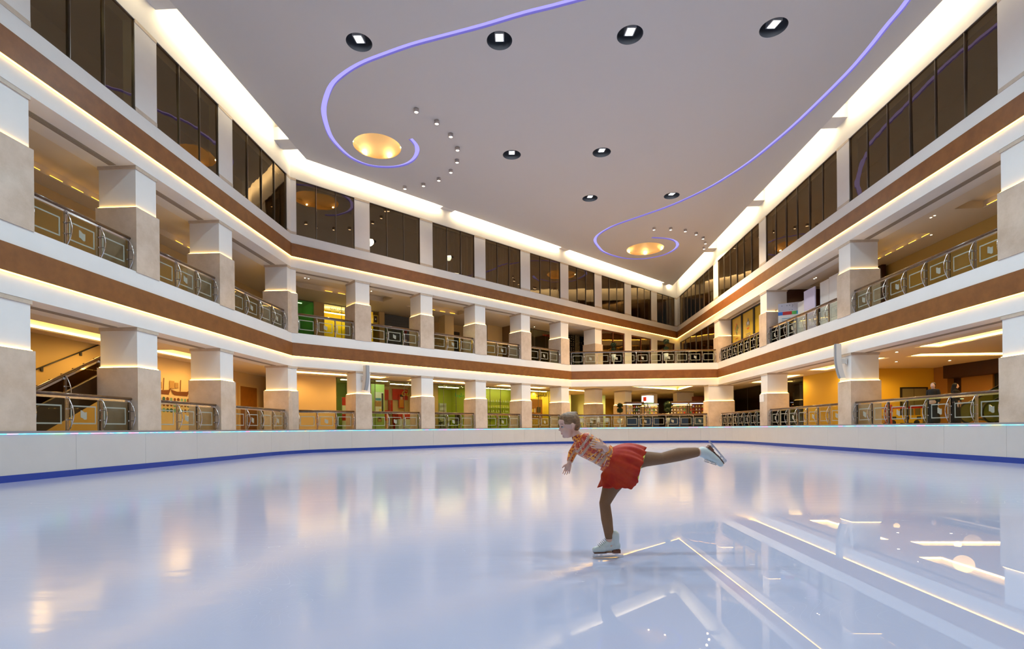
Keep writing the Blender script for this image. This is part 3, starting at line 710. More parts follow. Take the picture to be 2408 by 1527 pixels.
# lower level
slab(FL, L0, 6.0, 0.06, 9.0, G['fl'], 0.3, 'floor_left', 'polished lower gallery floor behind the left columns')
slab(FB, 0.0, 50, 0.06, 14.0, G['fl']-0.001, 0.3, 'floor_back', 'polished lower gallery floor behind the back columns')
slab(FR, -6, R1, 0.06, 14.0, G['fl']-0.002, 0.3, 'floor_right', 'polished lower gallery floor behind the right columns')
m = MB(); P = [(p.x, p.y) for p in rink_path(-0.02)][21:46]
tri_pts = P+[C2p, BRp, C1p]
t3 = tessellate_polygon([[Vector((a, b, 0)) for a, b in tri_pts]]); m.v = [(a, b, G['fl']-0.003) for a, b in tri_pts]
for t in t3: m.f.append(tuple(t)); m.m.append(0); m.sm.append(False)
tag(m.build('floor_hall', GFLOOR), 'polished floor of the lower hall under the far balcony', 'floor', kind='structure')
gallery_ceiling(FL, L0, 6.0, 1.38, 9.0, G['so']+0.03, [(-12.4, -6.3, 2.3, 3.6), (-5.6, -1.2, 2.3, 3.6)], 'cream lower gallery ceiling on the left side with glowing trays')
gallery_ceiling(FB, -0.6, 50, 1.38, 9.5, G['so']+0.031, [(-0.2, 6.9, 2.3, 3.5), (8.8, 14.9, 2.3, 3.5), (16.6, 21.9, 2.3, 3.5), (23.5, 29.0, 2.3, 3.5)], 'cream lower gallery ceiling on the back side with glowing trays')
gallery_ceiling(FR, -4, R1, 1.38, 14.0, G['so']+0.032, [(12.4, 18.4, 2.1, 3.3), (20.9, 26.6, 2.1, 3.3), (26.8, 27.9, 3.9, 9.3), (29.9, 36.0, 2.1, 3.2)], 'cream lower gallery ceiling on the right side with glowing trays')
mb = MB(); tt = [Vector((9.0, 41.9, 0)), Vector((15.1, 42.0, 0)), Vector((15.3, 46.9, 0))]
plane_with_holes(mb, [Vector((*C1p, 0)), Vector((*C2p, 0)), Vector((*BRp, 0))], [tt], G['so']+0.029)
zz = G['so']+0.029; te = grow([(p.x, p.y) for p in tt], 0.14)
mb.quad([(p.x, p.y, zz+0.36) for p in te])
for i in range(3):
    a, b = te[i], te[(i+1) % 3]; mb.quad([(a.x, a.y, zz+0.05), (b.x, b.y, zz+0.05), (b.x, b.y, zz+0.36), (a.x, a.y, zz+0.36)])
o = mb.build('ceiling_hall', GALCEIL); tag(o, 'cream ceiling of the lower hall with a glowing triangular tray', 'ceiling', kind='structure')
m = MB()
for i in range(3):
    a, b = Vector(tt[i][:2]), Vector(tt[(i+1) % 3][:2]); F = Frame(a, b-a); Ln = (b-a).length
    m.box(F, 0.1, Ln-0.1, -0.10, -0.01, zz+0.06, zz+0.13)
m.build('light_strip', TRAYLED, o)
for q in ((11.8, 42.9), (13.9, 44.2), (14.3, 42.6)): lamp('SPOT', 'hall_fill', (q[0], q[1], zz-0.1), 260, (1.0, 0.60, 0.19), spot_size=radians(165), spot_blend=0.5, shadow_soft_size=0.15)  # fill spots added under the hall ceiling, without fixtures
for q in (24, 28, 32, 36): lamp('SPOT', 'hall_fill', FB.w(q, 6.4, zz-0.1), 200, (1.0, 0.62, 0.18), spot_size=radians(165), spot_blend=0.5, shadow_soft_size=0.15)  # more added fill for the deep end of the hall
for q in ((18.2, 27.6), (21.6, 28.6), (21.0, 24.0)): lamp('SPOT', 'hall_fill', (q[0], q[1], zz-0.1), 170, (1.0, 0.62, 0.18), spot_size=radians(165), spot_blend=0.5, shadow_soft_size=0.15)  # added fill for the right hall, apart from its downlights
# upper level slabs and ceilings
slab(FL, L0, 6.0, 0.42, 9.0, U['fl'], 0.3, 'floor_upper_left', 'upper gallery floor slab on the left side')
slab(FB, 0, 46, 0.42, 9.5, U['fl']-0.001, 0.3, 'floor_upper_back', 'upper gallery floor slab on the back side')
slab(FR, 10.9, R1, 0.42, 9.0, U['fl']-0.002, 0.3, 'floor_upper_right', 'upper gallery floor slab on the right side')
m = MB(); vprism(m, grow([C1p, C2p, BRp], -0.07), U['fl']-0.31, U['fl']-0.003); tag(m.build('floor_balcony', GFLOOR), 'upper balcony floor across the far corner', 'floor', kind='structure')
gallery_ceiling(FL, L0, 6.0, 1.38, 9.0, U['so']+0.03, [(-12.2, -6.6, 2.4, 3.5), (-5.4, -1.5, 2.4, 3.5)], 'tan upper gallery ceiling on the left side', mode='dot')
gallery_ceiling(FB, -0.6, 46, 1.38, 9.5, U['so']+0.031, [(-0.2, 4.8, 2.3, 3.7), (5.2, 7.2, 2.3, 3.7), (9.0, 13.4, 2.3, 3.7)], 'tan upper gallery ceiling on the back side', mode='dot')
gallery_ceiling(FR, 1.0, R1, 1.38, 9.0, U['so']+0.032, [(20.9, 22.6, 2.3, 3.5), (25.3, 29.4, 2.2, 3.3), (32.0, 38.0, 2.2, 3.3)], 'tan upper gallery ceiling on the right side', mode='led2')
m = MB(); m.quad([(4.9, 41.6, G['so']+0.42), (17.0, 41.0, G['so']+0.42), (40, 41.0, G['so']+0.42), (48, 80, G['so']+0.42), (-2, 80, G['so']+0.42)])
for (F, a, b) in ((FB, 22.0, 40), (FR, -1.6, 11.6)): m.quad([F.w(a, -0.0, G['so']+0.028), F.w(b, -0.0, G['so']+0.028), F.w(b, 1.42, G['so']+0.028), F.w(a, 1.42, G['so']+0.028)])
tag(m.build('ceiling_back_hall', GALCEIL), 'cream ceiling over the deep end of the lower hall', 'ceiling', kind='structure')
# back walls
AMBER = WARMWALL; OLIVE = pbr('olive_gallery_paint', (0.52, 0.36, 0.12), 0.45); TANW = pbr('tan_gallery_paint', (0.60, 0.44, 0.24), 0.7)
YELW = pbr('yellow_gallery_paint', (0.80, 0.52, 0.05), 0.6)
def wallbox(nm, F, x0, x1, y0, y1, z0, z1, mat, label): m = MB(); m.box(F, x0, x1, y0, y1, z0, z1); return tag(m.build(nm, mat), label, 'wall', kind='structure')
wallbox('wall_gallery_left', FL, L0, 6.5, DL, DL+0.2, G['fl'], G['so']+0.03, AMBER, 'amber back wall of the lower left gallery')
wallbox('wall_gallery_left_end', FL, 6.3, 6.5, 3.3, DL, G['fl'], G['so']+0.03, AMBER, 'amber end wall past the wooden door')
wallbox('wall_gallery_upper_left', FL, L0, 6.5, DLU+0.02, DLU+0.2, U['fl'], U['so']+0.03, TANW, 'tan back wall of the upper left gallery')
wallbox('wall_gallery_upper_end', FL, 6.3, 6.5, 3.6, 9, U['fl'], U['so']+0.03, TANW, 'tan end wall of the upper left gallery')
wallbox('wall_hoarding', FB, 1.0, 4.19, DB, DB+0.12, G['fl'], G['so']+0.03, AMBER, 'plain tan hoarding wall on the lower level beside the left corner')
wallbox('wall_gallery_upper_right', FR, 20.5, R1, DRU, DRU+0.2, U['fl'], U['so']+0.03, OLIVE, 'olive gold back wall of the upper right gallery')
wallbox('wall_gallery_right', FR, 17.25, 21.95, DR, DR+0.15, G['fl'], G['so']+0.03, YELW, 'amber wall of the lower right gallery beside the dark shopfront')
HY = 30.4
wallbox('wall_hall_end', ID, 19.7, 25.4, HY, HY+0.2, G['fl'], G['so']+0.03, YELW, 'bright yellow end wall with grey lift doors in the lower right hall')
SD = Frame((25.4, 30.4), (0.0494, -0.9988))
wallbox('wall_hall_side', SD, -8.0, 40, 0.25, 0.4, G['fl'], G['so']+0.03, pbr('dark_brown_panel', (0.035, 0.012, 0.006), 0.4), 'dark brown outer wall of the lower right hall')
wallbox('wall_back_hall', FB, 22.0, 50, 9.0, 9.2, G['fl'], G['so']+0.03, YELW, 'deep amber wall at the very back of the lower hall')
wallbox('wall_back_upper', FB, 6.9, 46, 9.3, 9.5, U['fl'], U['so']+0.03, TANW, 'tan wall at the very back of the upper level')

# ------------------------------------------------------------------ balustrades
def mk(fn): m = MB(); fn(m); return m
def post_mesh():
    m = MB()
    m.box(ID, -0.028, -0.016, -0.02, 0.04, 0.0, 1.0); m.box(ID, 0.016, 0.028, -0.02, 0.04, 0.0, 1.0)
    m.box(ID, -0.035, 0.035, -0.045, 0.045, 0.0, 0.07); m.box(ID, -0.03, 0.03, -0.04, 0.045, 0.93, 1.0)
    pts = [(0, -0.03-0.155*sin(pi*t), 0.03+0.95*t) for t in [i/14 for i in range(15)]]
    m.tube(pts, 0.0155, 8)
    for z in (0.36, 0.66): m.tube([(0, 0.03, z), (0, -0.155, z)], 0.013, 8, mi=1); m.box(ID, -0.05, 0.05, 0.0, 0.03, z-0.02, z+0.02)
    return m
POSTM = None
def flagshape(w, h, n=10):
    o = [0.07*h*sin(2*pi*i/n+0.6)-0.16*h*(i/n-0.5) for i in range(n+1)]
    top = [(-w/2+w*i/n, h*0.40+o[i]) for i in range(n+1)]; bot = [(-w/2+w*i/n, -h*0.40+o[i]) for i in range(n+1)]
    return bot+top[::-1]
def balustrade(F, xa, xb, zf, label, n=None, off=0.2, skip=(False, False), phase=1):
    global POSTM
    L = xb-xa; n = n or max(1, round(L/1.06)); step = L/n
    o = F.w((xa+xb)/2, off, zf); t = thing('balustrade', label, 'balustrade', o, F.ang(), group='glass and steel balustrades')
    m = MB(); H = 1.06; r = 0.048
    m.tube([(-L/2-0.02, 0, H), (L/2+0.02, 0, H)], r, 12)
    m.ball((-L/2-0.02, 0, H), r, 12, 6); m.ball((L/2+0.02, 0, H), r, 12, 6)
    localobj('handrail', m, WOOD, t, label='varnished brown wooden handrail')
    m = MB(); m.box(ID, -L/2, L/2, -0.008, 0.008, 0.955, 1.025); localobj('top_rail', m, STEEL, t, label='polished flat steel rail')
    m = MB(); m.box(ID, -L/2, L/2, -0.06, 0.06, 0.0, 0.018); localobj('base_strip', m, WOOD, t)
    for i in range(n+1):
        if POSTM is None:
            p = localobj('post', post_mesh(), [STEEL, DKSTEEL], t); POSTM = p.data
        else:
            p = bpy.data.objects.new('post', POSTM); COL.objects.link(p); p.parent = t
        p.location = (-L/2+i*step, 0, 0)
        if i == 0: p.location.x += 0.03
        if i == n: p.location.x -= 0.03
    for i in range(n):
        a = -L/2+i*step+0.045; b = a+step-0.09; y = 0.036
        m = MB(); m.box(ID, a, b, y, y+0.012, 0.05, 0.945); g = localobj('glass_panel', m, GLASSP, t)
        fa, fb, za, zb, w = a+0.09, b-0.09, 0.24, 0.77, 0.040
        m = MB(); yy = y-0.006
        m.box(ID, fa, fb, yy, y-0.001, za, za+w); m.box(ID, fa, fb, yy, y-0.001, zb-w, zb); m.box(ID, fa, fa+w, yy, y-0.001, za+w, zb-w); m.box(ID, fb-w, fb, yy, y-0.001, za+w, zb-w)
        localobj('etched_frame', m, FROST, g)
        if (i+phase) % 2 == 0:
            m = MB(); c = (a+b)/2
            fs = [(c+x, 0.50+z) for x, z in flagshape(0.20, 0.26)]
            m.prism(ID, fs, y-0.007, y-0.001)
            localobj('wavy_emblem', m, FROST, g)
    return t
bw = ['first', 'second', 'third', 'fourth', 'fifth', 'sixth']
for key, lv in (('G', G), ('U', U)):
    nm = storey[key]
    for i in range(len(L_P)-1):
        a, b = L_P[i][1]+0.04, L_P[i+1][0]-0.08
        if b < -14.7: continue
        k = len(L_P)-1-i
        balustrade(FL, a, b, lv['fl'], 'glass balustrade on the %s of the left side, %s bay from its far corner' % (nm, bw[k-1]))
    for i in range(5):
        a, b = B_P[i][1]+0.05, B_P[i+1][0]-0.08
        balustrade(FB, a, b, lv['fl'], 'glass balustrade on the %s of the back side, %s bay from its left corner' % (nm, bw[i]))
    for i in range(1, 5):
        a, b = R_P[i][1]+0.06, R_P[i+1][0]-0.06
        if a > 38: continue
        balustrade(FR, a, b, lv['fl'], 'glass balustrade on the %s of the right side, %s bay from the far corner' % (nm, bw[i-1]), phase=0)
balustrade(FC, 0.02, CLEN-0.12, U['fl'], 'long glass balustrade of the upper balcony crossing the far corner', n=11, off=0.22)
# lower far balustrade follows the front of the hall floor
balustrade(FC, 0.0, 10.85, G['fl'], 'long glass balustrade of the lower hall crossing the far corner', n=10, off=0.22)

# ------------------------------------------------------------------ shopfronts and rooms
def shop(F, x0, x1, y0, y1, z0, z1, wall, label, floor=None, ceil=None, side=True):
    m = MB()
    m.quad([F.w(x0, y1, z0), F.w(x1, y1, z0), F.w(x1, y1, z1), F.w(x0, y1, z1)], 0)
    if side:
        m.quad([F.w(x0, y0, z0), F.w(x0, y1, z0), F.w(x0, y1, z1), F.w(x0, y0, z1)], 0)
        m.quad([F.w(x1, y0, z0), F.w(x1, y1, z0), F.w(x1, y1, z1), F.w(x1, y0, z1)], 0)
    m.quad([F.w(x0, y0, z1), F.w(x1, y0, z1), F.w(x1, y1, z1), F.w(x0, y1, z1)], 1)
    m.quad([F.w(x0, y0, z0+.004), F.w(x1, y0, z0+.004), F.w(x1, y1, z0+.004), F.w(x0, y1, z0+.004)], 2)
    return tag(m.build('shop_room', [wall, ceil or GALCEIL, floor or GFLOOR]), label, 'shop', kind='structure')
def shopfront(F, x0, x1, y, z0, z1, mulls, label, mat=None, frame=None):
    t = thing('shopfront', label, 'shopfront', F.w((x0+x1)/2, y, z0), F.ang())
    h = (x1-x0)/2; H = z1-z0; m = MB(); m.box(ID, -h, h, -0.006, 0.006, 0.02, H-0.04); localobj('glazing', m, mat or SHOPGLASS, t)
    m = MB(); m.box(ID, -h, h, -0.03, 0.03, H-0.05, H); m.box(ID, -h, h, -0.03, 0.03, 0, 0.03)
    for k in mulls: m.box(ID, k-x0-h-0.012, k-x0-h+0.012, -0.02, 0.02, 0.03, H-0.05)
    localobj('frame', m, frame or DKSTEEL, t); return t
DL_LENS = None
def downlights(F, pts, z, name='downlight', label='', strength=None, r=0.05, group=None):
    global DL_LENS
    for i, (x, y) in enumerate(pts):
        t = thing('downlight', label % bw[i % 6] if '%s' in label else label, 'downlight', F.w(x, y, z), F.ang(), group=group)
        m = MB(); m.lathe((0, 0, 0), [(r*0.8, -0.006), (r*1.25, -0.006), (r*1.25, 0.0)], 16); localobj('ring', m, CANM, t)
        m = MB(); m.lathe((0, 0, 0), [(0.0, -0.005), (r*0.8, -0.005)], 12, sm=False); localobj('lens', m, strength or SPOTLENS, t)
z0, z1 = G['fl'], G['so']+0.03
GREENW = pbr('pale_green_wall', (0.46, 0.56, 0.16), 0.5); LIMEW = pbr('lime_wall', (0.56, 0.62, 0.08), 0.5); REDW = pbr('red_wall', (0.62, 0.03, 0.01), 0.5); CREAMW = pbr('cream_wall', (0.75, 0.55, 0.25), 0.6)
YSHOP = pbr('yellow_shop_wall', (0.85, 0.66, 0.08), 0.5); SHOPCEIL = pbr('shop_ceiling', (0.60, 0.58, 0.38), 0.7); WHITEM = pbr('white_paint', (0.8, 0.8, 0.76), 0.5)
shop(FB, 4.25, 6.55, DB, 8.2, z0, z1, GREENW, 'pale green narrow shop beside the tan hoarding', ceil=SHOPCEIL)
shopfront(FB, 4.2, 6.58, DB, z0, z1, [5.4], 'glass shopfront with a red display stand behind it')
shop(FB, 6.6, 11.95, DB, 8.6, z0, z1, CREAMW, 'cream and red shop interior behind the second lower bay', ceil=SHOPCEIL)
shopfront(FB, 6.6, 11.2, DB, z0, z1, [6.89, 8.0, 9.11, 10.3], 'glass shopfront of the red and green shop on the lower level')
shop(FB, 12.0, 16.2, DB, 8.6, z0, z1, LIMEW, 'lime green shop interior behind the third lower bay', ceil=SHOPCEIL)
shopfront(FB, 11.25, 16.3, DB, z0, z1, [12.46, 13.59, 14.8], 'glass shopfront of the lime green shop with a wall clock')
shop(FB, 16.4, 20.9, DB, 5.9, z0, z1, LIMEW, 'olive green shop with glass shelves behind the fourth lower bay', ceil=SHOPCEIL)
shopfront(FB, 16.35, 21.0, DB, z0, z1, [16.96, 18.1, 19.3], 'glass shopfront in front of the shelves of glassware')
shop(FB, 21.1, 25.0, DB, 6.4, z0, z1, YSHOP, 'bright yellow shop behind the fifth lower bay', ceil=SHOPCEIL)
shopfront(FB, 21.05, 25.0, DB, z0, z1, [22.5, 23.8], 'glass shopfront of the bright yellow shop')
SHOPLAMP = emit('shop_lamp', (1.0, 0.92, 0.55), 14.0); SHOPLAMPG = emit('shop_lamp_green', (0.85, 1.0, 0.55), 14.0)
def lampbar(F, x0, x1, y0, y1, z, label, mat=None):
    m = MB(); m.box(F, x0, x1, y0, y1, z-0.03, z-0.005); tag(m.build('ceiling_light', mat or SHOPLAMP), label, 'light')
lampbar(FB, 5.0, 5.8, 5.2, 5.5, z1, 'small ceiling light in the narrow green shop')
lampbar(FB, 7.3, 8.1, 4.7, 4.95, z1, 'ceiling light above the poster panel in the red and green shop', SHOPLAMPG)
lampbar(FB, 9.2, 11.2, 6.3, 6.5, z1, 'ceiling light bar over the red wall of the shop')
lampbar(FB, 12.6, 15.4, 6.4, 6.6, z1, 'ceiling light bar in the lime green shop')
lampbar(FB, 16.9, 20.4, 5.3, 5.4, z1, 'ceiling light bar above the glassware shelves')
lampbar(FB, 21.6, 24.5, 5.2, 5.45, z1, 'ceiling light bar in the bright yellow shop')
for (xs, nm) in (((9.3, 10.0, 10.8, 11.4), 'red'), ((12.4, 13.1, 13.9, 14.8, 15.5), 'lime'), ((17.2, 18.3, 19.5), 'glassware')):
    downlights(FB, [(x, 4.75 if nm == 'glassware' else (5.2 if i % 2 else 6.0)) for i, x in enumerate(xs)], z1-0.002, label='%s round downlight inside the '+nm+' shop, counted from its left', r=0.04)
# contents of the red and green shop
def panel(F, x0, x1, y, z0_, z1_, mat, nm, label, cat, th=0.05, **k):
    m = MB(); m.box(F, x0, x1, y, y+th, z0_, z1_); return tag(m.build(nm, mat), label, cat, **k)
m = MB(); m.box(FB, 7.1, 8.2, 5.45, 5.6, z0, 4.4); tag(m.build('partition_panel', pbr('mint_panel', (0.50, 0.68, 0.25), 0.4)), 'pale mint green partition wall carrying a seaside poster', 'panel')
def poster(F, x0, x1, y, za, zb, label, bg, shapes, frame=None):
    t = thing('poster', label, 'poster', F.w((x0+x1)/2, y, (za+zb)/2), F.ang()); hw, hh = (x1-x0)/2, (zb-za)/2
    m = MB(); m.box(ID, -hw, hw, 0, 0.02, -hh, hh); localobj('sheet', m, bg, t)
    for i, (a, b, c, d, mt) in enumerate(shapes):
        m = MB(); m.box(ID, -hw+a*2*hw, -hw+b*2*hw, -0.004-0.001*i, -0.0005, -hh+c*2*hh, -hh+d*2*hh); localobj('print_patch', m, mt, t)
    return t
PB = dict(blue=pbr('print_blue', (0.10, 0.35, 0.60), 0.5), tan=pbr('print_tan', (0.45, 0.25, 0.10), 0.5), dk=pbr('print_dark', (0.04, 0.03, 0.03), 0.5), yl=pbr('print_yellow', (0.8, 0.6, 0.1), 0.5), red=REDW, gr=pbr('print_green', (0.05, 0.35, 0.08), 0.5), wh=WHITEM, or_=pbr('print_orange', (0.75, 0.28, 0.04), 0.5), sk=pbr('print_skin', (0.70, 0.42, 0.24), 0.5))
poster(FB, 7.42, 8.10, 5.41, 2.35, 3.84, 'white seaside poster on the mint green partition', PB['wh'], [(0, .75, .32, .58, PB['tan']), (0.1, .72, .60, .72, PB['blue']), (.78, .98, .02, .95, PB['dk']), (.5, .75, .04, .2, PB['yl'])])
poster(FB, 7.64, 7.94, 5.41, 1.75, 2.05, 'small portrait print below the seaside poster', PB['tan'], [(.2, .8, .1, .9, PB['sk']), (.2, .8, .7, 1, PB['dk'])])
for (a, b, c, d) in ((9.35, 10.15, 3.52, 4.3), (10.5, 11.85, 3.55, 4.4), (10.15, 10.5, 2.5, 3.5), (9.35, 10.15, 1.9, 2.7), (10.5, 11.85, 1.6, 2.45)):
    panel(FB, a, b, 8.45, c, d, REDW, 'red_wall_panel', 'red square wall panel of the cream and red shop', 'wall panel', group='red wall squares')
t = poster(FB, 10.98, 11.50, 8.38, 2.9, 4.0, 'tall photo poster of a woman in an orange dress on the red wall', PB['red'], [(.15, .85, .05, .62, PB['or_']), (.3, .7, .60, .86, PB['sk']), (.22, .78, .80, .97, PB['dk'])])
def text3d(s, size, F, x, y, z, mat, nm, label, cat, ext=0.01, align='CENTER', rz=0.0, shear=0.0):
    c = bpy.data.curves.new(nm, 'FONT'); c.body = s; c.size = size; c.extrude = ext; c.align_x = align; c.align_y = 'CENTER'; c.shear = shear
    tmp = bpy.data.objects.new(nm, c); COL.objects.link(tmp); dg_ = bpy.context.evaluated_depsgraph_get(); me = bpy.data.meshes.new_from_object(tmp.evaluated_get(dg_))
    bpy.data.objects.remove(tmp); me.materials.clear(); me.materials.append(mat); o = bpy.data.objects.new(nm, me); COL.objects.link(o)
    o.location = F.w(x, y, z); o.rotation_euler = (pi/2, 0, F.ang()+rz); return tag(o, label, cat)
text3d('Gu', 0.62, FB, 11.55, 8.36, 4.06, PB['yl'], 'shop_sign', 'yellow green script sign high on the red shop wall', 'sign', shear=0.4)
m = MB(); m.box(FB, 10.0, 11.2, 6.9, 7.5, z0, 1.75); m.box(FB, 10.0, 11.2, 7.3, 7.5, 1.75, 2.1)
t = m.build('sofa', REDW); tag(t, 'red sofa bench in the cream and red shop', 'sofa')
m = MB(); m.box(FB, 9.0, 9.95, 4.9, 5.4, z0, 1.95); t = m.build('counter', WHITEM); tag(t, 'white and red counter just inside the second shopfront', 'counter')
m = MB(); m.box(FB, 8.98, 9.97, 4.88, 5.42, 1.95, 2.35); m.build('red_top', REDW, t, label='red upper band')
m = MB(); m.box(FB, 5.5, 5.76, 6.4, 6.5, z0, 3.45); t = m.build('display_stand', WHITEM); tag(t, 'narrow white display stand with red blocks in the green shop', 'display stand')
for (a, b) in ((2.9, 3.45), (1.85, 2.3)): mm = MB(); mm.box(FB, 5.49, 5.77, 6.38, 6.4, a, b); mm.build('red_block', REDW, t, label='red block')
# lime shop
t = thing('wall_clock', 'round dark wall clock on the lime green shop wall', 'clock', FB.w(14.43, 8.5, 3.69), FB.ang())
m = MB(); m.tube([(0, 0, 0), (0, -0.05, 0)], 0.20, 24); localobj('rim', m, BLACKM, t); m = MB(); m.tube([(0, -0.051, 0), (0, -0.053, 0)], 0.15, 24); localobj('face', m, pbr('clock_face', (0.5, 0.45, 0.3), 0.5), t)
text3d('\ufe8e\ufee3\ufeee\ufee0\ufea3', 0.42, FB, 14.0, DB+0.08, 3.80, PB['gr'], 'shop_sign', 'dark green Arabic lettering on the lime shop window', 'sign')
for i, (a, b) in enumerate(((13.2, 14.6), (14.75, 15.4))):
    t = thing('shelf_unit', ['tall yellow shelf unit in the lime shop', 'slim pale cabinet beside the shelf unit in the lime shop'][i], 'shelf', FB.w((a+b)/2, 8.2, z0), FB.ang()); hw = (b-a)/2
    m = MB(); m.box(ID, -hw, hw, 0.25, 0.3, 0, 2.2); m.box(ID, -hw, -hw+0.04, 0, 0.25, 0, 2.2); m.box(ID, hw-0.04, hw, 0, 0.25, 0, 2.2); localobj('carcass', m, YSHOP if i == 0 else WHITEM, t)
    for k in range(5): m = MB(); m.box(ID, -hw+0.04, hw-0.04, 0.0, 0.25, 0.25+k*0.45, 0.28+k*0.45); localobj('shelf_board', m, DKSTEEL if i == 0 else WHITEM, t)
def office_chair(F, x, y, z, rz, label):
    t = thing('office_chair', label, 'chair', F.w(x, y, z), F.ang()+rz)
    m = MB(); m.box(ID, -0.25, 0.25, -0.25, 0.25, 0.44, 0.53); localobj('seat', m, BLACKM, t)
    m = MB(); m.box(ID, -0.24, 0.24, 0.22, 0.29, 0.58, 1.15); localobj('backrest', m, BLACKM, t)
    m = MB(); m.tube([(0, 0, 0.06), (0, 0, 0.46)], 0.03, 8); localobj('stem', m, DKSTEEL, t)
    m = MB()
    for k in range(5): a = 2*pi*k/5; m.tube([(0, 0, 0.08), (0.28*cos(a), 0.28*sin(a), 0.03)], 0.02, 6)
    localobj('star_base', m, DKSTEEL, t); return t
office_chair(FB, 12.6, 5.0, z0, 0.6, 'black office chair at the left of the lime shop window')
office_chair(FB, 14.3, 5.1, z0, -0.8, 'black office chair at the right of the lime shop window')
def table(F, x, y, z, w, d, h, label, mat):
    t = thing('table', label, 'table', F.w(x, y, z), F.ang()); m = MB(); m.box(ID, -w/2, w/2, -d/2, d/2, h-0.04, h); localobj('table_top', m, mat, t)
    for sx in (-1, 1):
        for sy in (-1, 1): m = MB(); m.box(ID, sx*(w/2-0.05)-0.02, sx*(w/2-0.05)+0.02, sy*(d/2-0.05)-0.02, sy*(d/2-0.05)+0.02, 0, h-0.04); localobj('leg', m, DKSTEEL, t)
    return t
table(FB, 13.5, 5.6, z0, 1.4, 0.7, 0.75, 'pale desk between two black office chairs in the lime shop', WHITEM)
# glassware shelves
GLS = clear_glass('green_shelf_glass', (0.75, 0.9, 0.6), 0.2)
BOTM = pbr('pale_glassware', (0.75, 0.80, 0.62), 0.15)
t = thing('glass_shelving', 'wall of green glass shelves in the fourth lower bay', 'shelf', FB.w(18.65, 5.6, z0), FB.ang())
for k, zz in enumerate((0.35, 0.95, 1.40, 1.75, 2.25)):
    m = MB(); m.box(ID, -2.1, 2.1, -0.15, 0.25, zz-0.02, zz); localobj('shelf_board', m, GLS, t)
for x in (-2.1, -0.7, 0.7, 2.1): m = MB(); m.box(ID, x-0.01, x+0.01, 0.22, 0.25, 0, 2.6); localobj('upright', m, DKSTEEL, t)
bp_ = thing('bottle', '', 'bottle')
m = MB(); m.lathe((0, 0, 0), [(0, 0), (0.045, 0), (0.05, 0.10), (0.02, 0.15), (0.018, 0.2), (0, 0.2)], 10); localobj('body', m, BOTM, bp_)
m = MB(); m.ball((0, 0, 0.22), 0.025, 8, 6); localobj('stopper', m, YSHOP, bp_)
row = ['lowest', 'second', 'middle', 'fourth', 'top']; first = True
for k, zz in enumerate((0.95, 1.40, 1.75, 2.25)):
    for i in range(13):
        o = bp_ if first else copy_tree(bp_); first = False
        o.location = FB.w(16.8+0.27*i+(0.05 if i % 3 else 0), 5.6, z0+zz); o['group'] = 'glassware on the green shelves'
        o['label'] = 'small pale glass bottle on the %s shelf of the glassware shop' % row[k+1]
# yellow shop
poster(FB, 22.25, 24.3, 5.6, 1.5, 3.85, 'large brown menu board with white circles in the yellow shop', pbr('menu_brown', (0.36, 0.13, 0.02), 0.5), [(.1, .45, .5, .62, PB['yl']), (.5, .56, .48, .64, PB['wh']), (.5, .58, .32, .42, PB['wh']), (.66, .74, .32, .42, PB['wh']), (.82, .9, .32, .42, PB['wh']), (.65, .9, .48, .7, PB['dk']), (.05, .5, .05, .2, PB['red']), (.55, .9, .06, .12, PB['yl'])])
text3d('\ufee6\ufef4\ufee4\ufeb3\ufe8e\ufef4\ufedf\ufe8d', 0.36, FB, 23.0, DB+0.10, 4.15, BLACKM, 'shop_sign', 'black Arabic lettering on the yellow shop window', 'sign')
m = MB(); m.box(FB, 22.0, 24.5, 4.8, 5.3, z0, 2.0); tag(m.build('display_counter', pbr('orange_goods', (0.75, 0.33, 0.03), 0.5, col2=(0.9, 0.75, 0.3), nscale=9)), 'orange display counter heaped with goods in the yellow shop', 'counter')
# left gallery: door, mural, stair
DOORW = pbr('door_wood', (0.42, 0.16, 0.02), 0.35, noise=0.2, nscale=4)
m = MB(); m.box(FL, 2.42, 4.18, DL-0.05, DL-0.01, z0, 3.78); d = m.build('door_1', DOORW); tag(d, 'plain orange brown wooden door in the left lower gallery', 'door', kind='structure')
m = MB(); m.box(FL, 2.25, 2.42, DL-0.08, DL, z0, 3.95); m.box(FL, 4.18, 4.35, DL-0.08, DL, z0, 3.95); m.box(FL, 2.42, 4.18, DL-0.08, DL, 3.78, 3.95); m.build('door_frame', CREAMW, d)
t = thing('mural', 'wall mural of wooden dhows, houses and rows of round tiles', 'mural', FL.w(-2.8, DL-0.03, 2.2), FL.ang())
MB1 = pbr('mural_brown', (0.16, 0.05, 0.01), 0.7); MT = pbr('mural_teal', (0.03, 0.11, 0.10), 0.6); MTL = pbr('mural_teal_light', (0.16, 0.36, 0.28), 0.6); MCR = pbr('mural_cream', (0.70, 0.55, 0.32), 0.7)
m = MB(); m.box(ID, -1.35, 1.6, 0.0, 0.02, -0.95, 0.72); localobj('panel', m, MCR, t)
for (x, s) in ((-0.75, 0.8), (0.35, 1.15)):
    m = MB(); m.prism(ID, [(x-0.55*s, 0.95), (x-0.35*s, 0.70), (x+0.40*s, 0.70), (x+0.62*s, 1.05), (x+0.42*s, 0.92), (x-0.2*s, 0.88)], -0.015, 0.0); localobj('painted_boat', m, MB1, t)
    m = MB(); m.prism(ID, [(x-0.02, 0.9), (x+0.01, 0.9), (x+0.05, 1.45), (x+0.02, 1.45)], -0.015, 0.0); localobj('painted_mast', m, MB1, t)
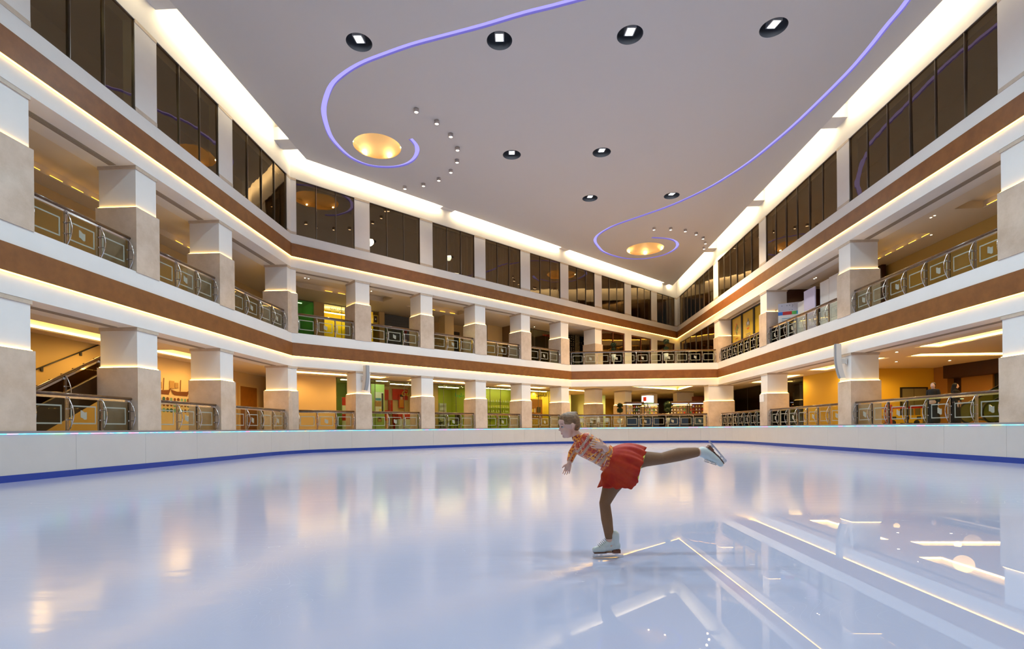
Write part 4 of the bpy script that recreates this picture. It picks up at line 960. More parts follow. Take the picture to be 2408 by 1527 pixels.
for (x, z, w_, h_) in ((-1.2, .95, .35, .3), (-0.35, 1.0, .3, .36), (0.0, 1.05, .22, .25), (1.2, .95, .35, .28)):
    m = MB(); m.box(ID, x, x+w_, -0.012, 0.0, z, z+h_); localobj('painted_house', m, pbr('mural_tan', (0.42, 0.25, 0.08), 0.7) if 'mural_tan' not in bpy.data.materials else bpy.data.materials['mural_tan'], t)
rnd = random.Random(3)
for r_ in range(3):
    for c in range(12):
        x = -1.2+c*0.235; z = 0.50-r_*0.26; rr = 0.095*rnd.uniform(0.65, 1.1)
        m = MB(); m.tube([(x, -0.012, z), (x, -0.001, z)], rr, 14); localobj('painted_disc', m, rnd.choice([MT, MTL, MT, MB1]), t)
# stair rising along the left gallery
t = thing('staircase', 'dark staircase with brown handrail rising behind the nearest left balustrade', 'stairs', FL.w(-13.6, 1.6, z0-0.70), FL.ang())
sl = 0.545; Ls = 6.6
STB = pbr('stair_brown', (0.060, 0.028, 0.010), 0.4)
m = MB()
for k in range(16): m.box(ID, -1.2+k*0.42, -1.2+(k+1)*0.42, 0.15, 1.5, k*0.229-0.55, (k+1)*0.229-0.30)
localobj('steps', m, STB, t)
m = MB(); m.prism(ID, [(-1.6, -1.15), (5.2, -1.15+6.8*sl), (5.2, -0.32+6.8*sl), (-1.6, -0.32)], 0.06, 0.15); localobj('stringer', m, STB, t)
m = MB(); m.tube([(-1.6, 0.1, 0.62-0.4), (5.2, 0.1, 0.62-0.4+6.8*sl)], 0.05, 10); localobj('handrail', m, WOOD, t)
m = MB(); m.prism(ID, [(-1.6, 0.10), (5.2, 0.10+6.8*sl), (5.2, 0.17+6.8*sl), (-1.6, 0.17)], 0.095, 0.105); localobj('steel_rail', m, STEEL, t)
m = MB(); m.prism(ID, [(-1.5, -0.28), (5.1, -0.30+6.8*sl), (5.1, 0.08+6.8*sl), (-1.5, 0.10)], 0.10, 0.11); localobj('glass', m, clear_glass('stair_glass', (0.5, 0.42, 0.3), 0.1), t)
for x in (-0.2, 1.25, 2.55, 3.8):
    p = bpy.data.objects.new('post', POSTM); COL.objects.link(p); p.parent = t; p.location = (x, 0.08, -0.80+(x+1.6)*sl)
t = thing('wall_handrail', 'thin dark handrail on brackets along the olive wall above the stairs', 'handrail', FL.w(-12.0, DL-0.1, 2.0), FL.ang())
m = MB(); m.tube([(0.5, 0, 0.35), (5.6, 0, 0.35+5.1*0.50)], 0.025, 8); localobj('rail', m, BLACKM, t)
for x in (1.2, 2.7, 4.2, 5.3): m = MB(); m.box(ID, x-0.04, x+0.04, 0.0, 0.1, 0.20+(x-0.5)*0.5, 0.35+(x-0.5)*0.5); localobj('bracket', m, BLACKM, t)
wallbox('wall_stair', FL, -16, -6.2, DL-0.06, DL-0.01, z0, z1-0.001, OLIVE, 'olive wall behind the staircase in the lower left gallery')
#PART3
# ------------------------------------------------------------------ upper level shops along the back
z0, z1 = U['fl'], U['so']+0.03
GRGL = clear_glass('green_shop_glass', (0.55, 0.85, 0.55), 0.12, frost=0.25, fcol=(0.30, 0.62, 0.28))
shop(FB, 0.9, 3.66, 6.6, 8.6, z0, z1, pbr('green_room', (0.22, 0.50, 0.14), 0.5), 'pale green upper shop beside the left corner')
shopfront(FB, 0.9, 3.66, 6.6, z0, z1, [2.3], 'green glass shopfront on the upper level beside the left corner', GRGL)
lampbar(FB, 1.6, 3.2, 7.4, 7.5, z1, 'light bar in the green upper shop', SHOPLAMPG)
wallbox('wall_pier_green', FB, 3.66, 4.35, 6.5, 6.8, z0, z1, TANW, 'tan wall pier between the green and yellow upper shops')
YB = pbr('bright_yellow_cabinets', (0.95, 0.66, 0.01), 0.45)
shop(FB, 4.35, 7.95, 6.6, 8.3, z0, z1, YB, 'bright yellow upper shop lined with cabinets')
shopfront(FB, 4.35, 7.95, 6.6, z0, z1, [5.6, 6.8], 'glass shopfront of the bright yellow general trading shop')
lampbar(FB, 4.6, 7.6, 7.4, 7.6, z1-0.35, 'bright light bar inside the yellow upper shop', emit('yellow_shop_light', (1.0, 0.85, 0.35), 16.0))
t = thing('cabinet', 'row of yellow cabinets with dark handles in the upper shop', 'cabinet', FB.w(6.1, 8.1, z0), FB.ang())
for i in range(5): m = MB(); m.box(ID, -1.7+i*0.68, -1.04+i*0.68, -0.05, 0.1, 0.05, 2.2); dd = localobj('door', m, YB, t); m = MB(); m.box(ID, -1.12+i*0.68, -1.09+i*0.68, -0.08, -0.05, 1.0, 1.15); localobj('handle', m, BLACKM, dd)
text3d('AABIR HABIB GENERAL TR', 0.17, FB, 4.42, 6.55, 9.27, BLACKM, 'shop_sign', 'black lettering reading AABIR HABIB GENERAL on yellow upper shopfront', 'sign', align='LEFT')
text3d('\ufe94\ufee3\ufe8e\ufecc\ufedf\ufe8d \ufe93\ufead\ufe8e\ufea0\ufe98\ufee0\ufedf', 0.22, FB, 4.75, 6.55, 9.50, BLACKM, 'shop_sign', 'black Arabic lettering above the English name on yellow upper shopfront', 'sign', align='LEFT')
shop(FB, 7.98, 8.36, 6.6, 8.0, z0, z1, YSHOP, 'sliver of yellow lit shop beside the grey shutter')
poster(FB, 7.92, 8.30, 6.5, 8.9, 9.5, 'small dark framed sign on the upper level beside the grey shutter', PB['yl'], [(.15, .85, .12, .88, PB['dk']), (.4, .6, .4, .6, PB['wh'])])
wallbox('wall_pier_shutter', FB, 8.36, 8.77, 6.4, 6.8, z0, z1, TANW, 'tan wall pier left of the grey shutter')
m = MB()
for k in range(24): m.box(FB, 8.77, 11.6, 6.6+0.015*(k % 2), 6.7, z0+1.0+k*0.1, z0+1.095+k*0.1)
tag(m.build('roller_shutter', pbr('slate_shutter', (0.085, 0.10, 0.14), 0.5)), 'slate grey roller shutter on the upper level', 'shutter')
table(FB, 10.0, 5.6, z0, 2.0, 0.8, 0.9, 'long black table in front of the slate grey shutter', BLACKM)
m = MB(); m.box(FB, 9.1, 10.9, 6.1, 6.55, z0, z0+1.0); tag(m.build('counter', BLACKM), 'dark counter below the slate grey shutter', 'counter')
wallbox('wall_upper_mid', FB, 11.6, 12.6, 6.6, 6.8, z0, z1, TANW, 'tan wall right of the shutter')
wallbox('wall_upper_column', FB, 12.63, 13.45, 4.3, 5.1, z0, z1, pbr('light_tan_pier', (0.72, 0.55, 0.30), 0.6), 'square tan pier in the third upper bay of the back side')
wallbox('wall_upper_mid_b', FB, 12.6, 15.0, 6.9, 7.1, z0, z1, TANW, 'tan recess wall in the third upper bay')
m = MB(); m.box(FB, 15.0, 15.75, 6.7, 6.8, z0, 9.2); tag(m.build('door_2', BLACKM), 'black doorway in the third upper bay', 'door', kind='structure')
wallbox('wall_upper_mid_c', FB, 15.0, 17.3, 6.82, 7.0, z0, z1, TANW, 'tan wall around the black doorway')
wallbox('wall_upper_column_b', FB, 17.35, 18.96, 5.0, 6.0, z0, z1, bpy.data.materials['light_tan_pier'], 'wide tan pier in the fourth upper bay of the back side')
DGL = clear_glass('dark_shop_glass', (0.25, 0.20, 0.15), 0.25)
shop(FB, 19.0, 24.4, 3.9, 6.5, z0, z1, pbr('brown_room', (0.20, 0.13, 0.07), 0.6), 'dim brown upper shop beside the lattice screen')
shopfront(FB, 19.0, 24.4, 3.88, z0, z1, [20.3, 21.6, 23.0], 'dim glass shopfront on the upper level with red Arabic lettering', SHOPGLASS)
text3d('\ufe94\ufee3\ufe8e\ufecc\ufedf\ufe8d \ufe93\ufeae\ufe8e\ufea0\ufe98\ufee0\ufedf', 0.24, FB, 23.2, 3.8, 9.40, REDW, 'shop_sign', 'red Arabic lettering on the dim upper shopfront', 'sign')
def dots_mat(name, dark, light, scale, th):
    m, nt, b = new_mat(name); tc = nt.nodes.new('ShaderNodeTexCoord'); v = nt.nodes.new('ShaderNodeTexVoronoi'); v.inputs['Scale'].default_value = scale; v.inputs['Randomness'].default_value = 0.35
    nt.links.new(tc.outputs['Object'], v.inputs[0]); r = nt.nodes.new('ShaderNodeValToRGB'); r.color_ramp.interpolation = 'CONSTANT'
    r.color_ramp.elements[0].color = (*light, 1); r.color_ramp.elements[1].position = th; r.color_ramp.elements[1].color = (*dark, 1)
    nt.links.new(v.outputs['Distance'], r.inputs[0]); nt.links.new(r.outputs[0], b.inputs['Base Color']); return m
LAT = dots_mat('lattice_black', (0.01, 0.008, 0.008), (0.55, 0.45, 0.22), 5.0, 0.32); LATC = dots_mat('lattice_cream', (0.34, 0.28, 0.14), (0.62, 0.55, 0.34), 7.0, 0.35); LATR = dots_mat('lattice_red', (0.10, 0.02, 0.01), (0.02, 0.012, 0.01), 7.0, 0.42)
m = MB(); m.box(FB, 25.15, 25.95, 3.0, 3.06, z0, 9.62); tag(m.build('lattice_screen', LAT), 'black perforated lattice screen on the upper level by the far balcony', 'screen')
m = MB(); m.box(FB, 25.95, 26.6, 3.0, 3.06, z0, 9.62); tag(m.build('lattice_screen', LATC), 'pale cream lattice screen beside the black one on the upper level', 'screen')
m = MB(); m.box(FB, 26.6, 27.3, 3.0, 3.06, z0, 9.62); tag(m.build('lattice_screen', LAT), 'narrow black lattice screen right of the cream one', 'screen')
BRFR = pbr('brown_window_frame', (0.10, 0.025, 0.006), 0.4)
for i, (a, b) in enumerate(((26.07, 29.40), (30.42, 33.75), (34.75, 38.04))):
    window(FB, a, b, z0, U['so'], 2, frame=BRFR, label='brown framed window with lattice blinds on the far balcony, %s from the left' % ['first', 'second', 'third'][i], depth=0.1, fw=0.11)
    m = MB(); m.box(FB, a+0.05, b-0.05, 0.45, 0.5, z0+1.3, U['so']); m.box(FB, a+0.05, b-0.05, 0.45, 0.5, z0, z0+1.3, 1)
    tag(m.build('lattice_blind', [LATC, LATR]), 'olive and dark red lattice blind inside the %s balcony window' % ['first', 'second', 'third'][i], 'blind')
window(FR, 0.99, 10.84, z0, U['so'], 6, label='large dark curtained window on the right side of the far balcony', depth=0.06)
curtain(FR, 1.1, 10.8, 0.75, z0, U['so'], 'dark brown pleated curtain inside the large far balcony window', pbr('dark_curtain', (0.10, 0.05, 0.02), 0.9))
# topiaries
LEAF = pbr('topiary_leaf', (0.012, 0.045, 0.010), 0.6, noise=0.6, nscale=25); POT = pbr('white_urn', (0.55, 0.60, 0.62), 0.3); TRUNK = pbr('topiary_trunk', (0.10, 0.05, 0.02), 0.7)
def topiary(F, x, y, z, balls, pot_h, label):
    t = thing('topiary', label, 'potted plant', F.w(x, y, z), F.ang())
    m = MB(); m.lathe((0, 0, 0), [(0, 0), (0.16, 0), (0.12, 0.04), (0.05, 0.08), (0.05, pot_h*0.45), (0.13, pot_h*0.5), (0.20, pot_h), (0.17, pot_h), (0.0, pot_h-0.04)], 18); localobj('urn', m, POT, t)
    m = MB(); m.tube([(0, 0, pot_h-0.05), (0, 0, balls[-1][0])], 0.022, 8); localobj('trunk', m, TRUNK, t)
    rnd = random.Random(int(x*10))
    for (zz, r_) in balls:
        m = MB()
        for k in range(260):
            u_ = rnd.uniform(-1, 1); th = rnd.uniform(0, 2*pi); q = sqrt(1-u_*u_); rr = r_*rnd.uniform(0.75, 1.08); c = Vector((rr*q*cos(th), rr*q*sin(th), zz+rr*u_*0.85))
            a = Vector((rnd.uniform(-1, 1), rnd.uniform(-1, 1), rnd.uniform(-1, 1))).normalized()*0.05; b = a.cross(Vector((0.3, 0.5, 0.8))).normalized()*0.03
            m.quad([c-a, c+b, c+a, c-b])
        m.ball((0, 0, zz), r_*0.82, 10, 7, sc=(1, 1, 0.85)); localobj('foliage_ball', m, LEAF, t)
    return t
topiary(FC, 3.6, 1.2, U['fl'], [(1.38, 0.18), (1.76, 0.22)], 0.95, 'double ball topiary in a white urn on the far balcony, left one')
topiary(FC, 7.9, 1.2, U['fl'], [(1.38, 0.20), (1.95, 0.24)], 0.95, 'tall double ball topiary in a white urn on the far balcony, right one')
topiary(FC, 4.3, 2.6, G['fl'], [(1.50, 0.26), (1.92, 0.24)], 0.8, 'dark double ball topiary in the lower hall, left of the lit cube')
topiary(FC, 8.35, 2.6, G['fl'], [(1.55, 0.32), (1.95, 0.34)], 0.8, 'dark double ball topiary in the lower hall, right of the lit cube')
# ------------------------------------------------------------------ right side, upper level
YPAN = pbr('yellow_film', (0.62, 0.42, 0.03), 0.25, spec=0.6)
for i, (a, b) in enumerate(((11.98, 13.78), (14.06, 15.92), (16.2, 18.2))):
    t = thing('window_poster', ['yellow window panel with a diamond of coloured dots, nearest the far corner', 'yellow window panel with a round grey and red eagle crest', 'yellow window panel with coloured dots beside the middle column'][i], 'window panel', FR.w((a+b)/2, 1.05, z0), FR.ang())
    hw = (b-a)/2; m = MB(); m.box(ID, -hw, hw, 0, 0.03, 0, z1-z0-0.06); localobj('film', m, YPAN, t)
    if i != 1:
        for (dx, dz, mt) in ((0, .42, 'red'), (-.12, .28, 'red'), (.12, .28, 'gr'), (-.24, .12, 'red'), (0, .14, 'gr'), (.24, .12, 'dk'), (-.12, -.02, 'gr'), (.12, -.02, 'dk'), (-.10, -.16, 'dk'), (.1, -.16, 'gr'), (0, -.30, 'dk')):
            m = MB(); m.prism(ID, [(dx-0.065, 2.35+dz), (dx, 2.26+dz), (dx+0.065, 2.35+dz), (dx, 2.44+dz)], -0.01, -0.001); localobj('coloured_diamond', m, PB[mt], t)
        m = MB()
        for k in range(7): m.tube([(-0.24+k*0.07, -0.008, 1.66+0.03*(k % 2)), (-0.20+k*0.07, -0.008, 1.71)], 0.012, 6)
        localobj('red_script', m, PB['red'], t)
    else:
        GR = pbr('crest_grey', (0.20, 0.20, 0.20), 0.5)
        m = MB(); m.tube([(0, -0.008, 2.45), (0, -0.001, 2.45)], 0.12, 18); localobj('crest_disc', m, PB['wh'], t)
        for s in (-1, 1): m = MB(); m.prism(ID, [(s*0.10, 2.62), (s*0.27, 2.55), (s*0.25, 2.25), (s*0.12, 2.20), (s*0.10, 2.4)][::s], -0.01, -0.002); localobj('crest_wing', m, GR, t)
        m = MB(); m.prism(ID, [(-0.06, 2.58), (0.06, 2.58), (0.07, 2.74), (0, 2.84), (-0.07, 2.74)], -0.011, -0.002); localobj('crest_head', m, GR, t)
        m = MB(); m.prism(ID, [(-0.22, 2.16), (-0.10, 2.02), (0.10, 2.02), (0.22, 2.16), (0.08, 2.09), (-0.08, 2.09)], -0.012, -0.002); localobj('crest_ribbon', m, PB['red'], t)
        m = MB()
        for k in range(2): m.box(ID, -0.42, 0.42, -0.008, -0.001, 1.66-k*0.14, 1.70-k*0.14)
        localobj('script_line', m, GR, t)
m = MB()
for x in (11.9, 13.92, 16.06, 18.3): m.box(FR, x-0.12, x+0.12, 1.0, 1.12, z0, z1)
m.box(FR, 11.9, 19.3, 1.0, 1.12, z1-0.14, z1); m.box(FR, 18.3, 19.3, 1.02, 1.08, z0, z1)
tag(m.build('trim_1', DARK), 'black frame around the three yellow window panels', 'frame', kind='structure')
DKR = pbr('dark_red_brown_wall', (0.045, 0.010, 0.006), 0.4)
wallbox('wall_upper_end', Frame((16.4, 32.05), (1, -0.06)), 0.0, 4.2, 0, 0.2, z0, z1, DKR, 'dark red brown end wall on the upper right level')
wallbox('wall_upper_side', FR, 20.4, 25.0, 4.0, 4.2, z0, z1, DKR, 'dark red brown side wall on the upper right level')
m = MB()
for k in range(4): m.box(Frame((16.4, 32.02), (1, -0.06)), 0.25+k*0.22, 0.29+k*0.22, -0.06, 0, z0, z0+2.2)
tag(m.build('trim_2', pbr('gold_strip', (0.6, 0.38, 0.08), 0.3, metal=0.8)), 'thin gold vertical strips on the dark end wall', 'trim', kind='structure')
PANW = pbr('white_display_panel', (0.80, 0.78, 0.78), 0.5); PANL = pbr('lilac_display_panel', (0.62, 0.58, 0.80), 0.5)
for i, (s0, s1, yy, mt, h) in enumerate(((21.3, 22.35, 1.45, PANW, 2.35), (22.4, 23.6, 1.25, PANL, 2.75), (23.65, 26.3, 1.5, PANW, 2.9))):
    t = thing('partition_screen', ['short white display panel, farthest of the three partitions on the upper right level', 'lilac white display panel between two white ones on the upper right level', 'wide white display panel in three leaves, nearest of the upper right partitions'][i], 'display panel', FR.w((s0+s1)/2, yy, z0), FR.ang())
    n = 1 if i < 2 else 3; w_ = (s1-s0)/n
    for k in range(n): m = MB(); m.box(ID, -(s1-s0)/2+k*w_+0.01, -(s1-s0)/2+(k+1)*w_-0.01, 0, 0.06, 0.05, h+0.05*k); localobj('panel_leaf', m, mt, t)
    m = MB(); m.box(ID, -(s1-s0)/2, (s1-s0)/2, -0.02, 0.08, 0, 0.05); localobj('base', m, BLACKM, t)
t = thing('banner_stand', 'printed banner stand with rainbow band before the dark end wall', 'banner', (17.25, 31.2, z0), radians(-30))
m = MB(); m.box(ID, -0.75, 0.75, 0, 0.03, 0.05, 2.45); localobj('sheet', m, PANW, t)
m = MB(); m.box(ID, -0.75, 0.75, -0.004, -0.001, 1.95, 2.45); localobj('hexagon_print', m, dots_mat('hex_print', (0.45, 0.45, 0.55), (0.15, 0.18, 0.25), 7, 0.2), t)
for k, c in enumerate(((.02, .15, .6), (.45, .02, .03), (.5, .02, .02), (.1, .45, .1), (.02, .3, .6), (.6, .02, .02))): m = MB(); m.box(ID, -0.75+k*0.25, -0.5+k*0.25, -0.004, -0.001, 1.72, 1.93); localobj('colour_block', m, pbr('banner_colour_%d' % k, c, 0.5), t)
for k in range(4): m = MB(); m.box(ID, -0.55, 0.25, -0.004, -0.001, 1.1+k*0.13, 1.14+k*0.13); localobj('text_line', m, PB['blue'], t)
downlights(FR, [(22.6, 1.75), (22.8, 1.75), (31.2, 1.9), (31.4, 1.9), (29.2, 3.4)], U['so']+0.029, label='%s small bright downlight in the upper right gallery ceiling', r=0.045)
downlights(FB, [(1.3, 1.6), (1.5, 1.6), (0.9, 5.2), (1.2, 5.2), (5.2, 1.75), (5.4, 1.75)], U['so']+0.030, label='%s small bright downlight in the upper ceiling near the left corner', r=0.045)
downlights(FB, [(6.5, 4.3), (9.3, 1.75), (9.45, 1.75), (18.4, 2.4), (21.0, 3.2), (23.6, 2.3)], U['so']+0.030, label='%s small bright downlight in the upper ceiling along the back', r=0.045)
downlights(FL, [(-0.6, 3.4), (-0.4, 3.4)], U['so']+0.029, label='%s bright downlight of the pair in the upper left gallery', r=0.045)
for q, F_, e in (((1.4, 2.4), FB, 26), ((5.6, 2.6), FB, 26), ((10.2, 2.6), FB, 30), ((14.4, 3), FB, 30), ((18.6, 2.6), FB, 30), ((23.2, 2.4), FB, 34), ((-11.5, 2.5), FL, 30), ((-7.5, 2.5), FL, 30), ((-3, 2.5), FL, 30), ((22.6, 2.6), FR, 50), ((26.5, 2.6), FR, 50), ((31, 2.6), FR, 60), ((35, 2.6), FR, 60)):
    lamp('SPOT', 'upper_gallery_fill', F_.w(q[0], q[1], U['so']-0.03), e, (1.0, 0.66, 0.28), spot_size=radians(165), spot_blend=0.5, shadow_soft_size=0.12)  # extra fill added to the upper galleries, not the modelled downlights
# ------------------------------------------------------------------ speakers, plaque
SPKM = pbr('speaker_shell', (0.58, 0.57, 0.56), 0.4); SPKG = pbr('speaker_grille', (0.30, 0.32, 0.35), 0.6)
def speaker(F, x, zt, h, label, tilt):
    t = thing('line_speaker', label, 'loudspeaker', F.w(x, -0.40, zt-h/2), F.ang()+tilt)
    n = 12; pts = []
    for i in range(n+1):
        u_ = i/n; zz = h/2-h*u_; off = -0.02+0.20*max(0, u_-0.35)**2*2
        pts.append((off, zz))
    m = MB(); g = MB()
    for i in range(n):
        (a, za), (b, zb) = pts[i], pts[i+1]
        for mm, y0_, y1_, w_ in ((m, 0.02, 0.22, 0.12), (g, -0.05, 0.02, 0.10)):
            n0 = len(mm.v)
            for (o, zz) in ((a, za), (b, zb)):
                for (xx, yy) in ((-w_, y0_+o), (w_, y0_+o), (w_, y1_+o), (-w_, y1_+o)): mm.v.append((xx, yy, zz))
            for f in ((0, 1, 5, 4), (1, 2, 6, 5), (2, 3, 7, 6), (3, 0, 4, 7)): mm.f.append(tuple(n0+k for k in f)); mm.m.append(0); mm.sm.append(False)
            if i == 0: mm.f.append((n0+3, n0+2, n0+1, n0)); mm.m.append(0); mm.sm.append(False)
            if i == n-1: mm.f.append((n0+4, n0+5, n0+6, n0+7)); mm.m.append(0); mm.sm.append(False)
    localobj('housing', m, SPKM, t); localobj('grille', g, SPKG, t)
    m = MB(); m.box(ID, -0.07, 0.07, 0.20, 0.40, -0.12, 0.10); m.box(ID, -0.10, 0.10, 0.38, 0.42, -0.16, 0.14); localobj('wall_bracket', m, SPKM, t)
speaker(FB, 4.02, 4.86, 1.42, 'slim curved grey line speaker mounted on the first column of the back side', 0.25)
speaker(FR, 28.45, 5.02, 1.62, 'slim curved white line speaker mounted on the second column of the right side', -0.35)
m = MB(); m.box(FR, 19.37, 19.98, -0.05, -0.028, 2.76, 3.22); tag(m.build('wall_plaque', PANW), 'small white plaque on a lower column of the right side', 'plaque')
# ------------------------------------------------------------------ right side, lower level
z0, z1 = G['fl'], G['so']+0.03
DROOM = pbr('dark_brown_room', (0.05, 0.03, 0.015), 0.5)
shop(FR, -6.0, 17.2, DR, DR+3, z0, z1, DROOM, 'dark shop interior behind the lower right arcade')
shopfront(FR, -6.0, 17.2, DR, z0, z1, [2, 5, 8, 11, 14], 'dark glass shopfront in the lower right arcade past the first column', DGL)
lampbar(FR, 14.5, 15.8, DR+1.6, DR+1.7, z0+2.1, 'small green tinted lamp inside the dark lower shop', SHOPLAMPG)
GREYD = pbr('grey_lift_door', (0.22, 0.20, 0.12), 0.35)
for i, (a, b) in enumerate(((21.2, 21.72), (23.30, 24.75))):
    m = MB(); m.box(ID, a, b, HY-0.06, HY-0.01, z0, 3.36); d = m.build('door_%d' % (3+i), GREYD); tag(d, ['narrow grey door at the left of the yellow hall wall', 'wide grey lift door in the yellow hall wall'][i], 'door', kind='structure')
    m = MB(); m.box(ID, a-0.08, a, HY-0.09, HY, z0, 3.44); m.box(ID, b, b+0.08, HY-0.09, HY, z0, 3.44); m.box(ID, a, b, HY-0.09, HY, 3.36, 3.44); m.build('door_frame', DARK, d)
    if i: m = MB(); m.box(ID, (a+b)/2-0.008, (a+b)/2+0.008, HY-0.065, HY-0.06, z0, 3.36); m.build('door_gap', DARK, d)
wallbox('wall_hall_pillar', SD, 0.0, 0.9, -0.15, 0.25, z0, z1, pbr('brown_pillar_stone', (0.38, 0.19, 0.05), 0.4), 'brown stone pillar between the yellow wall and the dark portal')
wallbox('wall_hall_pillar_b', SD, 1.5, 3.3, 0.1, 0.25, z0, 3.9, bpy.data.materials['brown_pillar_stone'], 'brown stone panel beside the dark portal')
m = MB(); m.box(SD, 1.0, 8.0, -0.5, 0.25, 3.85, z1); tag(m.build('canopy', pbr('dark_wood_canopy', (0.030, 0.008, 0.006), 0.5)), 'dark wooden canopy over the portal in the lower right hall', 'canopy')
m = MB(); m.box(SD, 3.3, 5.6, 0.2, 0.249, z0, 3.85); tag(m.build('door_5', DARK), 'black open portal in the lower right hall', 'door', kind='structure')
poster(SD, 5.7, 6.6, 0.15, 2.2, 3.85, 'pale printed notice board beside the dark portal', pbr('notice_tan', (0.45, 0.22, 0.06), 0.5), [(.12, .9, .35, .98, PANW), (.2, .8, .55, .8, PANL), (.2, .8, .42, .46, PB['or_'])])
downlights(ID, [(18.3, 25.5), (17.6, 27.4), (20.6, 27.2), (23.2, 26.9), (19.2, 29.9), (17.9, 23.6), (17.0, 21.4)], G['so']+0.031, label='%s small round downlight in the lower right hall ceiling', r=0.07)
bpy.data.objects['downlight.037']['label'] = 'small round downlight just behind the nearest right column in the hall' if 'downlight.037' in bpy.data.objects else ''
# escalator
t = thing('escalator', 'pale green lit escalator with rounded balustrade ends in the lower right hall', 'escalator', (19.9, 21.6, z0))
EGL = clear_glass('escalator_glass', (0.55, 0.65, 0.38), 0.18, frost=0.25, fcol=(0.40, 0.50, 0.22)); ERUB = pbr('escalator_handrail', (0.02, 0.02, 0.02), 0.4)
for k, yy in enumerate((0.0, 1.15)):
    pr = [(0.10+0.42-0.42*cos(a)-0.0, 0.50+0.42*sin(a)) for a in [pi*-0.5+pi*i/12 for i in range(0, 13)]]
    out = [(0.55-0.45*cos(a), 0.52+0.45*sin(a)) for a in [-pi/2+pi*i/14 for i in range(15)]]
    poly = out+[(4.6, 0.97+4.0*0.56), (4.6, 0.07+4.0*0.56)]
    m = MB(); m.prism(ID, poly, yy, yy+0.03); localobj('glass_balustrade', m, EGL, t)
    path = [(p[0], yy+0.015, p[1]) for p in out]+[(4.6, yy+0.015, 0.97+4.0*0.56)]
    m = MB(); m.tube(path, 0.045, 8); localobj('handrail', m, ERUB, t)
    m = MB(); m.tube([(p[0]+0.05, yy-0.01, p[1]-0.01) for p in path][3:], 0.016, 6); localobj('lit_edge', m, emit('escalator_edge_light', (0.75, 1.0, 0.55), 1.6) if k == 0 else bpy.data.materials['escalator_edge_light'], t)
m = MB()
for i in range(12): m.box(ID, 0.6+i*0.34, 0.94+i*0.34, 0.08, 1.1, i*0.19-0.02 if i else 0.0, i*0.19+0.08)
localobj('steps', m, DKSTEEL, t)
m = MB(); m.box(ID, -0.5, 0.7, 0.05, 1.15, 0.0, 0.03); localobj('landing_plate', m, STEEL, t)
